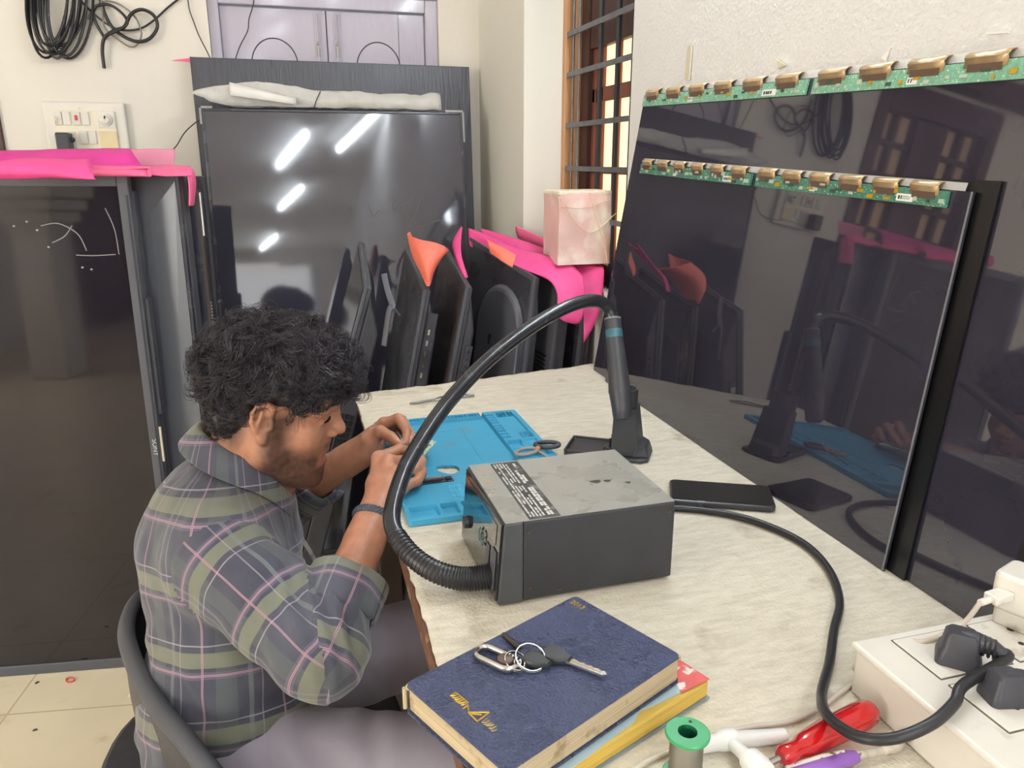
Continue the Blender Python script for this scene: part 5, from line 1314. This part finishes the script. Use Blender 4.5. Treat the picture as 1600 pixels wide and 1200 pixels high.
b.hexa(*fpanel(.004, CD - .004, .006, CH - .002, 0, .003)); b.build('front_panel', mat('gloss_black_panel', (26, 28, 33), .06, coat=.6), st, bevel=.001)
b = MB(SM); b.hexa(*fpanel(.02, CD - .02, .074, .100, .003, .0036)); b.build('display_window', mat('dark_display', (16, 18, 22), .04, coat=1), st)
M_pale = mat('pale_panel_ink', (150, 158, 160), .5)
FT = SM @ Matrix(((0, 0, -1, -.0098), (-1, 0, 0, 0), (0, 1, 0, 0), (0, 0, 0, 1)))
text('panel_number', '63', .030, SM @ Matrix.Translation((-.0108, .078, .057)) @ Matrix(((0, .088, -1, 0), (-1, 0, 0, 0), (0, 1, 0, 0), (0, 0, 0, 1))), mat('teal_marker_ink', (48, 92, 104), .5), st)
b = MB(SM); b.hexa(*fpanel(.012, .030, .016, .068, .003, .005)); b.build('rocker_switch', M_blkm, st, bevel=.001)
b = MB(SM); b.hexa(*fpanel(.042, .056, .02, .062, .003, .0045)); b.build('slide_slot', M_blkm, st, bevel=.001)
for y, z in ((.158, .040),):
    b = MB(SM @ Matrix.Translation(Vector(fp(y, z)) + Vector((-.003, 0, 0))) @ Matrix.Rotation(R(-90), 4, 'Y')); b.lathe([(.009, 0), (.0085, .006), (.005, .007), (.001, .007)], 18); b.build('knob', M_blk, st, smooth=40)
# warning sticker with rows of print
b = MB(SM); b.box(.030, .070, .002, CD - .006, CH + .0012, CH + .0016); sk = b.build('warning_sticker', mat('black_worn_sticker', (62, 62, 64), .4, var=.2, scale=60, spots=((120, 118, 112), 60, .56, .66)), st)
b = MB(SM)
for col in range(7):
    x = .033 + col * .0042 + (.002 if col > 4 else 0); y = .008
    while y < CD - .012:
        ln = random.uniform(.004, .014)
        if not (.092 < y < .104) and random.random() < .86: b.box(x, x + (.0020 if col < 5 else .0034), y, min(y + ln, CD - .01), CH + .0016, CH + .0019)
        y += ln + random.uniform(.001, .003)
b.build('print', mat('worn_white_print', (206, 204, 198), .5), sk)
b = MB(SM)
for x, y, s_ in ((.012, .150, .0036), (.012, .124, .0044), (.010, .095, .0022)): b.prism([(x + s_ * math.cos(a) * (1 + .3 * math.sin(3 * a)), y + s_ * .6 * math.sin(a)) for a in np.linspace(0, 2 * math.pi, 9)[:-1]], CH + .0012, CH + .0016)
b.build('rust_spot', mat('orange_flaking_rust', (210, 156, 92), .5), st)
b = MB(SM)
for x, y, s_ in ((.150, .085, .007), (.166, .083, .005), (.19, .07, .004)): b.prism([(x + s_ * math.cos(a) * (1 + .35 * math.sin(3 * a)), y + s_ * .8 * math.sin(a)) for a in np.linspace(0, 2 * math.pi, 11)[:-1]], CH + .0012, CH + .0014)
b.build('burn_mark', mat('dark_burn', (56, 54, 52), .4), st)
for x, z in ((.028, .096), (.030, .020), (.070, .012), (.216, .098), (.195, .012)):
    MB(SM @ Matrix.Translation((x, -.0002, z)) @ Matrix.Rotation(R(90), 4, 'X')).lathe([(.0026, 0), (.0022, .0012), (.0005, .0016)], 10).build('screw', mat('brown_screw', (92, 78, 70), .4, metal=.5), st, smooth=40)
for x, y in ((.04, .02), (.205, .02), (.04, .17), (.205, .17)): MB(SM).box(x - .008, x + .008, y - .008, y + .008, 0, .005).build('foot', M_rub, st)
hp = cr([(.213, .828, .851), (.190, .833, .848), (.165, .842, .849), (.135, .862, .858), (.112, .893, .874), (.103, .932, .895), (0.1263,0.9901,0.9283), (0.1576,1.0330,0.9566), (0.2121,1.0893,0.9974), (0.2866,1.1416,1.0438), (0.3752,1.1881,1.0848), (0.4545,1.2218,1.1101), (0.5086,1.2396,1.1133), (0.5361,1.2432,1.0976), (0.5416,1.2368,1.0743)], 10)
ho = MB().tube(hp, .0118, 14).build('hose', mat('glossy_black_hose', (40, 41, 46), .22, var=.2, scale=30, rvar=.08), st, smooth=60)
ribs = MB(); n_r = 34
for k in range(n_r):
    q = k / (n_r - 1) * 44; i = int(q); p = hp[i].lerp(hp[i + 1], q - i); t_ = (hp[i + 1] - hp[i]).normalized()
    sd = t_.cross(Vector((0, 0, 1))).normalized(); up = sd.cross(t_)
    rr = .0165 - .0035 * k / n_r
    ribs.tube([p + (sd * math.cos(a) + up * math.sin(a)) * (rr - .0012) for a in np.linspace(0, 2 * math.pi, 19)[:-1]], .0014, 5, closed=True)
rs = MB(); rs.tube(hp[:46], [.0152 - .0032 * i / 46 for i in range(46)], 14)
sr = rs.build('strain_relief', M_rub, st, smooth=60); ribs.build('ribs', M_rub, sr, smooth=60)
# handpiece at the end of the hose, standing in its holder
H0, H1 = Vector((0.5422,1.2386,1.0809)), Vector((0.5377,1.1865,0.9659))
HM = frame(H0, (H0 - H1).cross(Vector((0, 1, 0))), H0 - H1)
zl = (H0 - H1).length
hd = MB(HM); hd.lathe([(.0105, -.002), (.0140, 0), (.0145, -.004), (.0148, -.030), (.0165, -zl * .5), (.0188, -zl + .012), (.0196, -zl)], 24)
hdl = hd.build('handpiece', mat('dark_handpiece_plastic', (60, 61, 66), .42, var=.1, scale=20, bump=.1, bscale=500), st, smooth=40)
MB(HM).lathe([(.0112, -.001), (.0148, .0004), (.0148, -.003), (.0112, -.003)], 24).build('grey_rim', mat('grey_rim', (120, 120, 120), .4), hdl, smooth=30)
MB(HM).lathe([(.0146, -.021), (.0154, -.0225), (.0154, -.036), (.0147, -.037)], 24).build('teal_ring', mat('teal_ring', (58, 104, 116), .4), hdl, smooth=30)
MB(HM).lathe([(.0196, -zl), (.0202, -zl - .004), (.0190, -zl - .010), (.0175, -zl - .03), (.0165, -zl - .05), (.012, -zl - .055)], 24).build('collar', M_blk, hdl, smooth=40)

# ------------------------------------------------------------------ holder for the handpiece
M_slotb = mat('dark_recess', (28, 28, 32), .6)
hs = thing('handpiece_holder', 'black plastic holder with a flat tray foot, standing behind the station', 'holder', (.56, 1.23, TZ))
M_hold = mat('dark_grey_holder_plastic', (56, 58, 63), .45, var=.08, scale=20, bump=.12, bscale=500)
hb = frame((.552, 1.236, TZ), (.83, -.55, 0))       # local x along the foot
b = MB(hb)
b.prism([(-.085, -.040), (.058, -.040), (.070, -.028), (.070, .028), (.058, .040), (-.085, .040)], 0, .007); b.build('foot_plate', M_hold, hs, bevel=.003)
b = MB(hb)
for q in ((-.085, -.040, -.081, .040), (-.081, -.040, .02, -.036), (-.081, .036, .02, .040), (-.012, -.036, -.008, .036)): b.box(q[0], q[2], q[1], q[3], .007, .013)
b.build('tray_rim', M_hold, hs, bevel=.0015)
b = MB(hb); b.hexa([(.040, -.034, .007), (.070, -.026, .007), (.070, .026, .007), (.040, .034, .007)], [(.046, -.030, .032), (.064, -.022, .026), (.064, .022, .026), (.046, .030, .032)]); b.build('toe_block', M_hold, hs, bevel=.003)
b = MB(hb)
b.hexa([(.0, -.030, .007), (.054, -.030, .007), (.054, .030, .007), (.0, .030, .007)], [(.003, -.027, .095), (.042, -.027, .095), (.042, .027, .095), (.003, .027, .095)])
b.build('upright', M_hold, hs, bevel=.002)
b = MB(hb); b.loft([[(.016 + rr * math.cos(a) * 1.0, rr * math.sin(a), z) for a in np.linspace(-1.75, 1.75, 19)] + [(.016 + (rr - .0035) * math.cos(a), (rr - .0035) * math.sin(a), z) for a in np.linspace(1.75, -1.75, 19)] for z, rr in ((.092, .0255), (.128, .0255))])
b.build('cradle', M_hold, hs, smooth=40)
for y in (-.010, .012): MB(hb).tube([(-.004, y, .007), (-.004, y, .032)], .0022, 8).build('pin', M_irond, hs, smooth=60)
MB(hb).hexa([(-.0012, -.018, .015), (.001, -.018, .015), (.001, .018, .015), (-.0012, .018, .015)], [(.0016, -.016, .086), (.004, -.016, .086), (.004, .016, .086), (.0016, .016, .086)]).build('slot', M_slotb, hs)
MB(hb).lathe([(.016, .007), (.015, .014), (.011, .015)], 18, c=(-.002, 0, 0)).build('nozzle_seat', M_blk, hs, smooth=40)

# ------------------------------------------------------------------ phone
ph = thing('phone', 'black smartphone in a dark case lying face up near the panels', 'phone', (.638, 1.005, TZ))
PH = frame((.640, 1.004, TZ), (.150, -.0735, 0))
def rrect(x0, x1, y0, y1, r, n=5):
    o = []
    for cx, cy, a0 in ((x1 - r, y1 - r, 0), (x0 + r, y1 - r, 90), (x0 + r, y0 + r, 180), (x1 - r, y0 + r, 270)):
        o += [(cx + r * math.cos(R(a0 + 90 * k / n)), cy + r * math.sin(R(a0 + 90 * k / n))) for k in range(n + 1)]
    return o
MB(PH).prism(rrect(-.081, .081, -.0425, .0425, .011), 0, .0098).build('case', M_blks, ph, bevel=.0025)
MB(PH).prism(rrect(-.077, .077, -.0385, .0385, .008), .0096, .0104).build('screen', mat('phone_glass', (20, 22, 26), .05, coat=.5), ph)

# ------------------------------------------------------------------ cables and plugs on the bench
cord = thing('power_cord', 'thick black power cord looping from the station to the extension box', 'power cord', (.62, .8, TZ))
r_c = .0052; zc = TZ + r_c + .0005
cp_ = cr([(.446, .955, TZ + .024), (.466, .972, TZ + .016), (.50, .992, zc), (0.5639,0.9715,0.8305), (0.6221,0.9292,0.8305), (0.6553,0.8715,0.8305), (0.6660,0.8121,0.8305), (0.6498,0.7465,0.8305), (0.6152,0.6853,0.8305), (0.5686,0.6363,0.8305), (0.5251,0.5878,0.8305), (0.4730,0.5340,0.8420), (0.4425,0.4888,0.8600), (0.4407,0.4501,0.8700), (0.4600,0.4305,0.8790), (0.4944,0.4267,0.8890), (0.5294,0.4378,0.8940), (0.5517,0.4508,0.8980), (.6175, .4665, .902), (.612, .473, .905)], 10)
MB().tube(cp_, r_c, 10).build('cable', M_rub, cord, smooth=60)
def plug(parent, M):
    # M: origin at the plug face on the box, x towards the cable exit, z up
    b = MB(M); b.loft([rr_ for rr_ in [[(x, y, z) for x, y in rrect(-.020 * s, .020 * s, -.017 * s, .017 * s, .007 * s)] for z, s in ((0, 1.0), (.006, 1.0), (.014, .92), (.018, .80), (.030, .72), (.034, .55))]])
    p_ = b.build('plug', M_blk, parent, smooth=35)
    b = MB(M); b.tube([(0, 0, .024), (.012, 0, .026), (.026, 0, .025), (.034, 0, .020)], [.011, .010, .0075, .0065], 12); b.build('cable_boot', M_blk, p_, smooth=60)
    b = MB(M)
    for k in range(4): b.tube([(.014 + k * .0045, .0092 * math.cos(a), .0255 - k * .0010 + .0092 * math.sin(a)) for a in np.linspace(0, 2 * math.pi, 15)[:-1]], .0011, 5, closed=True)
    b.build('boot_ribs', M_rub, p_, smooth=60)
    return p_
EZ = TZ + .058
plug(cord, frame((.592, .495, EZ), (.7, -.7, 0)))
cord2 = thing('black_plug', 'black plug in the extension box whose cable runs off the right picture edge', 'plug', (.586, .440, EZ))
plug(cord2, frame((.586, .440, EZ), (1, -.25, 0)) @ Matrix.Scale(.86, 4))
MB().tube(cr([(.616, .4325, EZ + .018), (.63, .428, EZ + .014), (.66, .41, EZ + .008), (.74, .37, EZ + .02)], 8), .005, 10).build('cable', M_rub, cord2, smooth=60)
ext = thing('extension_box', 'dirty white extension socket box at the right front corner of the workbench', 'extension box', (.64, .42, TZ))
b = MB(); b.box(.520, .770, .250, .548, TZ, EZ - .006); b.build('body', M_white, ext, bevel=.003)
MB().box(.516, .772, .248, .552, EZ - .008, EZ).build('lid', M_white, ext, bevel=.003)
M_slot = mat('socket_hole', (44, 38, 34), .7)
M_line = mat('dark_seam', (96, 86, 76), .7)
for i, (x0, x1, y0, y1) in enumerate(((.556, .640, .478, .540), (.650, .722, .478, .540), (.556, .640, .405, .468), (.650, .722, .405, .468))):
    b = MB(); b.box(x0, x1, y0, y1, EZ, EZ + .0016); fpn = b.build('socket_plate' if i != 1 else 'switch_plate', M_white, ext, bevel=.001)
    b = MB()
    for q in ((x0 - .001, x1 + .001, y1, y1 + .0014), (x0 - .001, x1 + .001, y0 - .0014, y0), (x0 - .0014, x0, y0, y1), (x1, x1 + .0014, y0, y1)): b.box(*q, EZ, EZ + .0004)
    b.build('seam', M_line, fpn)
    b = MB(); cx, cy = (x0 + x1) / 2, (y0 + y1) / 2
    for dx, dy, r_ in ((-.011, -.010, .003), (.011, -.010, .003), (0, .012, .0036)): b.lathe([(r_, 0), (r_, .0003)], 12, c=(cx + dx, cy + dy, EZ + .0015))
    b.build('socket_holes', M_slot, fpn)
ch = thing('usb_charger', 'white cube phone charger standing in the extension box at the right edge of the picture', 'charger', (.712, .545, EZ))
CHM = frame((.705, .528, EZ + .0016), (.35, -1, 0))
MB(CHM).prism(rrect(-.020, .020, -.021, .021, .007), 0, .018).build('plug_base', M_white, ch, bevel=.002)
MB(CHM).prism(rrect(-.024, .024, -.0235, .0235, .008), .018, .058).build('charger_body', M_white, ch, bevel=.004)
usb = thing('usb_cable', 'dirty white charging cable running from the charger across the bench front', 'cable', (.55, .55, TZ))
UM = frame(CHM @ Vector((0, 0, 0)) + Vector((-.026, .0, .038)), (-1, -.08, -.05))
MB(UM).box(-.002, .022, -.008, .008, -.004, .005).build('usb_plug', M_white, usb, bevel=.0015)
up0 = UM @ Vector((.022, 0, 0)); up1 = UM @ Vector((.036, 0, 0))
MB().tube([up0, up1], .0036, 8).build('cable_boot', M_white, usb, smooth=60)
MB().tube(cr([up1, (0.6292,0.5307,0.8930), (0.5806,0.5284,0.8850), (.575, .560, .872), (.535, .562, .842), (0.5522,0.5667,0.8280), (0.5023,0.5440,0.8280), (0.4610,0.5293,0.8280), (0.4280,0.5239,0.8280), (0.3884,0.5280,0.8280), (0.3468,0.5276,0.8280), (0.3108,0.5226,0.8280), (0.2747,0.5149,0.8280), (0.2365,0.4989,0.8280)], 8), .0026, 8).build('cable', M_wirew, usb, smooth=60)

# ------------------------------------------------------------------ diary, second book, keys
BZ = TZ + .0005
dv = Vector((.341 - .285, .581 - .716, 0)).normalized()   # short side
du = Vector((.285 - .076, .716 - .617, 0)).normalized()   # long side
cen = Vector((.2085, .602, 0))
b2 = thing('notebook', 'worn notebook with a torn pale blue cover under the blue diary', 'book', (.27, .60, BZ))
B2 = frame((.230, .6085, BZ), du + dv * .06)
MB(B2).box(-.123, .123, -.080, .077, .001, .019).build('pages', mat('yellow_page_edges', (214, 180, 84), .7, var=.18, scale=6, stretch=(1, 1, 60)), b2, bevel=.002)
cvp = [(-.124, -.083), (-.06, -.081), (-.02, -.078), (.02, -.075), (.035, -.068), (.06, -.072), (.10, -.076), (.124, -.074), (.124, .078), (-.124, .078)]
MB(B2).prism(cvp, .019, .0203).build('cover', mat('pale_blue_paper_cover', (172, 196, 208), .5, var=.06, scale=16), b2)
MB(B2).box(-.124, .124, -.082, .078, 0, .001).build('back_cover', mat('blue_grey_cover', (140, 156, 166), .5), b2)
MB(B2).prism([(.085, -.076), (.1245, -.080), (.1250, -.040), (.105, -.045), (.095, -.06)], .0203, .0209).build('red_corner', mat('red_printed_corner', (206, 84, 80), .4, var=.2, scale=40, spots=((236, 226, 216), 60, .55, .6)), b2)
M_leath = mat('navy_leatherette', (70, 77, 108), .29, var=.12, scale=30, bump=1., bscale=330, rvar=.06)
di = thing('diary', 'navy blue leatherette diary with gold print and a bunch of keys lying on it', 'book', (.2085, .602, BZ + .021))
DM = frame((cen.x, cen.y, BZ + .0212), du)
LX, LY, DH = .1160, .0735, .0305
MB(DM).prism(rrect(-LX, LX, -LY, LY, .006), 0, .0022).build('back_cover', M_leath, di)
pg = mat('aged_page_edges', (196, 178, 146), .75, var=.22, scale=5, stretch=(1, 1, 90), spots=((150, 128, 96), 40, .6, .72))
MB(DM).box(-LX + .003, LX - .003, -LY + .002, LY - .004, .0022, DH - .0025).build('pages', pg, di, bevel=.001)
b = MB(DM); n1 = 26
b.prism(rrect(-LX, LX, -LY, LY, .007), DH - .0025, DH); fc = b.build('front_cover', M_leath, di, bevel=.0012)
MB(DM).tube([(-LX, LY - .001, .004), (-LX, LY - .001, DH - .004)], .0022, 6).build('worn_corner', mat('frayed_board', (186, 172, 140), .8), fc)
b = MB(DM); b.sphere((LX - .003, -LY + .003, DH - .003), .0035, 8, 5); b.sphere((-LX + .003, LY - .004, DH - .003), .0035, 8, 5); b.build('frayed_corner', mat('frayed_corner', (188, 170, 132), .85, bump=.6, bscale=400), fc, smooth=60)
TXM = lambda x, y, rot: DM @ Matrix.Translation((x, y, DH + .0001)) @ Matrix.Rotation(R(rot), 4, 'Z')
text('gold_year', '2013', .0098, TXM(.103, .058, -90), M_gold, fc, .0002, .0001)
b = MB(DM)
for a, c_ in (((-.095, .002), (-.081, -.010)), ((-.081, -.010), (-.096, -.012)), ((-.096, -.012), (-.095, .002)), ((-.089, .010), (-.094, .003)), ((-.089, .010), (-.096, .009)), ((-.094, -.001), (-.088, -.008))):
    b.tube([(a[0], a[1], DH + .0003), (c_[0], c_[1], DH + .0003)], .0008, 4)
b.build('gold_emblem', M_gold, fc)
rg = random.Random(3)
for y0, y1, mm, sx in ((.012, .031, M_gold, .0062), (-.031, -.015, mat('faded_gold', (176, 156, 104), .35, metal=.5), .0050)):     # worn illegible lettering either side of the emblem
    b = MB(DM); y = y1
    if mm is M_gold: b.tube([(-.0905 + .0035, y1, DH + .0003), (-.0905 + .0035, y0, DH + .0003)], .0006, 4)
    while y > y0 + .002:
        w_ = rg.uniform(.0020, .0032)
        b.tube(cr([(-.0905 + .0032, y, DH + .0003), (-.0905 - .0034, y - w_ * .2, DH + .0003), (-.0905 - rg.uniform(-.001, .003), y - w_ * .9, DH + .0003), (-.0905 + rg.uniform(0, .003), y - w_, DH + .0003)], 3), .00055, 4); y -= w_ + .0008
    b.build('gold_lettering', mm, fc)
# keys
KZ = BZ + .0212 + DH
ks = thing('key_bunch', 'bunch of keys with a steel carabiner lying on the navy diary', 'keys', (.205, .635, KZ))
def stadium(c, ang, L_, r_, n=9):
    o = []
    for s_, a0 in ((1, -90), (-1, 90)):
        for k in range(n + 1):
            a = R(a0 + 180 * k / n); x, y = s_ * L_ + r_ * math.cos(a), r_ * math.sin(a)
            o.append((c[0] + x * math.cos(ang) - y * math.sin(ang), c[1] + x * math.sin(ang) + y * math.cos(ang), c[2]))
    return o
kp = lambda px, py: None
A = Vector((0.1644,0.6249,0.8840)); 
MB().tube([(p[0], p[1], KZ + .0048) for p in stadium((A.x, A.y, 0), R(-52), .0135, .0095)], .0026, 8, closed=True, flat=1.6).build('carabiner', M_steel, ks, smooth=60)
MB().lathe([(.0078, 0), (.0080, .002), (.0070, .0028), (.0005, .0029)], 20, c=tuple(Vector((0.1713,0.6172,0.8880))[:2]) + (KZ + .0075,)).build('leather_badge', mat('brown_leather_badge', (96, 78, 70), .5, bump=.3), ks, smooth=40)
def ring(c, r_, tilt, az, wr=.0011):
    nx = Vector((math.cos(az), math.sin(az), 0)); ny = Vector((-math.sin(az) * math.cos(tilt), math.cos(az) * math.cos(tilt), math.sin(tilt)))
    return [Vector(c) + nx * r_ * math.cos(t) + ny * r_ * math.sin(t) for t in np.linspace(0, 2 * math.pi, 31)[:-1]]
for q, r_, tl, az in (((0.1805,0.6132,0.8860), .0115, R(22), R(40)), ((0.1951,0.6124,0.8880), .0150, R(24), R(15))):
    b = MB(); zc_ = KZ + r_ * math.sin(tl) + .0012; b.tube(ring((q[0], q[1], zc_), r_, tl, az), .0007, 6, closed=True); b.tube(ring((q[0], q[1], zc_ + .0016), r_ * .99, tl, az), .0007, 6, closed=True)
    b.build('split_ring', M_steel, ks, smooth=60)
b = MB()
for k, px_ in enumerate(((800, 1020), (805, 1030), (811, 1036))):
    pass
sp_ = Vector((0.1808,0.6142,0.8860))
for k in range(4): b.tube(ring((sp_.x + .004 * (k - 1.5) * .6, sp_.y - .004 * (k - 1.5), KZ + .006), .0042, R(70), R(25), .001), .0008, 5, closed=True)
b.build('spring', M_steel, ks, smooth=60)
def key(px_head, head_ang, blade_len, head, mhead, mblade, zoff, with_blade=True):
    K = frame((px_head[0], px_head[1], KZ + zoff), (math.cos(head_ang), math.sin(head_ang), 0))
    b = MB(K); b.loft([[(x, y, z) for x, y in [(p[0] * s_, p[1] * s_) for p in head]] for z, s_ in ((0, .9), (.0015, 1), (.0055, 1), (.0072, .88))])
    h_ = b.build('key_head', mhead, ks, smooth=40)
    if with_blade:
        x1 = max(p[0] for p in head)
        b = MB(K); b.prism([(x1 - .004, -.0042), (x1 + blade_len * .9, -.0034), (x1 + blade_len, 0), (x1 + blade_len * .9, .0034)] + [(x1 + blade_len * (1 - .1 * k) - .003, .0034 - (.0016 if k % 2 else 0)) for k in range(1, 9)] + [(x1 - .004, .0042)], .0028, .0048)
        b.build('key_blade', mblade, h_)
        MB(K).box(x1, x1 + blade_len * .85, -.0006, .0006, .0048, .0053).build('key_groove', mat('warm_key_groove', (170, 146, 104), .35, metal=.7), h_)
headA = [(-.014, -.009), (-.006, -.012), (.005, -.010), (.012, -.004), (.016, -.004), (.016, .004), (.012, .004), (.005, .010), (-.006, .012), (-.014, .009)]
M_kh = mat('black_key_head', (50, 52, 55), .35)
qa = Vector((0.2223,0.6130,0.8880)); qt = Vector((0.2578,0.5716,0.8840))
key(qa, math.atan2(qt.y - qa.y, qt.x - qa.x), (qt - qa).length - .016, headA, M_kh, M_steel, .001)
qb = Vector((0.2005,0.6108,0.8880)); qc = Vector((0.2099,0.5960,0.8850))
key(qb, math.atan2(qc.y - qb.y, qc.x - qb.x) + .2, .02, [(p[0] * .95, p[1] * .85) for p in headA], M_kh, M_steel, .0012, False)
qd = Vector((0.1911,0.6358,0.8860)); qe = Vector((0.1823,0.6663,0.8840))
b = MB(); b.tube([qd + Vector((0, 0, 0)), (qd + qe) / 2, qe], [.0034, .0030, .0022], 8, flat=.8); b.M = None
for v_ in b.bm.verts: v_.co.z += KZ + .003 - .885
b.build('dark_key', mat('dark_bronze', (82, 74, 70), .35, metal=.6), ks, smooth=60)

# ------------------------------------------------------------------ small tools at the front
sp = thing('solder_spool', 'green plastic spool of solder wire standing at the front edge of the bench', 'spool', (.299, .491, TZ))
M_green = mat('bright_green_plastic', (52, 156, 98), .32, var=.08, scale=20, coat=.2)
SC = (.3005, .492, TZ + .0006)
for z0, s in ((0, 1), (.044, 1)):
    b = MB(); pr = [(.0085, z0), (.0185, z0), (.0195, z0 + .001), (.0195, z0 + .003), (.0185, z0 + .004), (.0085, z0 + .004)]
    b.lathe(pr + [pr[0]], 32, SC, caps=False); b.build('flange', M_green, sp, smooth=40)
MB().lathe([(.0085, .001), (.0108, .001), (.0108, .0475), (.0085, .0475), (.0085, .001)], 28, SC, caps=False).build('hub', mat('dark_green_hub', (26, 92, 62), .4), sp, smooth=40)
b = MB()
b.lathe([(.0108, .004)] + [(.0142 + .0005 * (k % 2), .0045 + k * .00066) for k in range(60)] + [(.0108, .0440)], 28, SC, caps=False)
b.build('solder_wire', mat('tin_solder_wire', (176, 172, 164), .3, metal=.85), sp, smooth=180)
MB().lathe([(.0014, .0481), (.0014, .0484)], 8, (SC[0] + .008, SC[1] + .010, SC[2])).build('wire_notch', M_slot, sp)
sd_ = thing('screwdriver', 'screwdriver with a translucent red handle lying by the extension box', 'screwdriver', (.45, .49, TZ))
s0, s1 = Vector((.386, .476, TZ + .0135)), Vector((.508, .5045, TZ + .0145))
SD = frame(s0, (0, 0, 1), (s1 - s0)) ; ls = (s1 - s0).length
M_red = mat('translucent_red_acetate', (226, 26, 34), .12, var=.08, scale=30, trans=.45, coat=.6)
rings = []
for t, r_ in ((.0, .006), (.004, .0085), (.016, .0085), (.022, .0075), (.030, .0098), (.040, .0110), (.060, .0125), (ls - .016, .0130), (ls - .005, .0120), (ls, .0085)):
    rings.append([(r_ * (1 + .05 * math.cos(6 * a)) * math.cos(a), r_ * (1 + .05 * math.cos(6 * a)) * math.sin(a), t) for a in np.linspace(0, 2 * math.pi, 25)[:-1]])
MB(SD).loft(rings).build('handle', M_red, sd_, smooth=40)
MB(SD).tube([(0, 0, .004), (0, 0, -.05), (0, 0, -.09)], .0030, 10).build('shaft', M_steel, sd_, smooth=60)
wt = thing('white_plastic_fitting', 'white plastic tube fitting with a side spout, lying beside the green spool', 'plastic fitting', (.37, .51, TZ))
M_wht = mat('milky_white_plastic', (236, 236, 234), .35, sss=.1)
MB().tube([(.322, .516, TZ + .0075), (.345, .514, TZ + .0075), (.350, .5135, TZ + .0088), (.362, .5125, TZ + .0088), (.366, .512, TZ + .0075), (.412, .505, TZ + .0065)], [.0078, .0078, .0100, .0100, .0078, .0066], 14).build('tube', M_wht, wt, smooth=60)
MB().tube([(.356, .508, TZ + .010), (.358, .492, TZ + .012), (.360, .478, TZ + .012)], [.0062, .0062, .0085], 14).build('spout', M_wht, wt, smooth=60)
MB().tube([(.360, .484, TZ + .0125), (.3606, .470, TZ + .0125), (.361, .464, TZ + .0125)], [.0105, .0125, .0120], 16).build('spout_cap', M_wht, wt, smooth=60)
br = thing('cleaning_brush', 'purple and white brush with a grey worn tip lying in front of the screwdriver', 'brush', (.46, .465, TZ))
q0, q1, q2 = Vector((.388, .463, TZ + .006)), Vector((0.4583,0.4647,0.8320)), Vector((0.4930,0.4629,0.8320))
MB().tube([q0, q0.lerp(q1, .5), q0.lerp(q1, .9), q1], [.0058, .0066, .0074, .0060], 12, flat=.75).build('purple_grip', mat('purple_plastic', (142, 96, 178), .35), br, smooth=60)
MB().tube([q0 + Vector((-.002, .006, .001)), q0.lerp(q1, .55) + Vector((0, .0062, .0018)), q0.lerp(q1, .85) + Vector((0, .004, .004))], [.0030, .0034, .0018], 8).build('white_stripe', mat('scuffed_white', (220, 212, 206), .5, spots=((130, 110, 110), 120, .58, .64)), br, smooth=60)
MB().tube([q1, q1.lerp(q2, .4), q2, q2 + Vector((.008, .003, .001)), q2 + Vector((.016, .008, .002)), q2 + Vector((.020, .010, .001))], [.0042, .0038, .0042, .0075, .0070, .003], 10).build('worn_tip', mat('dirty_bristle', (190, 180, 164), .6, var=.25, scale=120, spots=((110, 96, 84), 110, .56, .64)), br, smooth=60)
# crumbs on the floor
def crumb(label, p, s_, m, rot=0.):
    o = MB(Matrix.Translation(Vector(p)) @ Matrix.Rotation(rot, 4, 'Z')).hexa([(-s_, -s_ * .4, 0), (s_, -s_ * .5, 0), (s_ * .8, s_ * .4, 0), (-s_ * .7, s_ * .5, 0)], [(-s_ * .8, -s_ * .3, s_ * .4), (s_ * .8, -s_ * .4, s_ * .3), (s_ * .6, s_ * .3, s_ * .5), (-s_ * .6, s_ * .4, s_ * .4)]).build('floor_crumb', m, None)
    return setp(o, label, 'scrap', 'scraps on the floor')
o = MB().tube([Vector(q) + Vector((0, 0, .0025)) for q in cr([(-0.6681,2.0355,0.0000), (-0.6562,2.0376,0.0000), (-0.6458,2.0263,0.0000), (-0.6505,2.0193,0.0000), (-0.6614,2.0197,0.0000)], 4, closed=True)], .0022, 6, closed=True).build('wire_loop', mat('red_wire', (214, 86, 76), .4), None, smooth=60)
setp(o, 'tiny loop of red wire on the floor tiles', 'wire')
crumb('black chip nearest the red wire loop on the floor', (-0.7408,2.0426,0.0000), .006, M_blk, .8)
crumb('black chip lying further forward on the floor tiles, apart from the others', (-0.6929,1.8428,0.0000), .006, M_blk, .2)
crumb('scrap of clear film on the floor beside the chair', (-0.4888,1.9191,0.0000), .008, M_tp, .3)
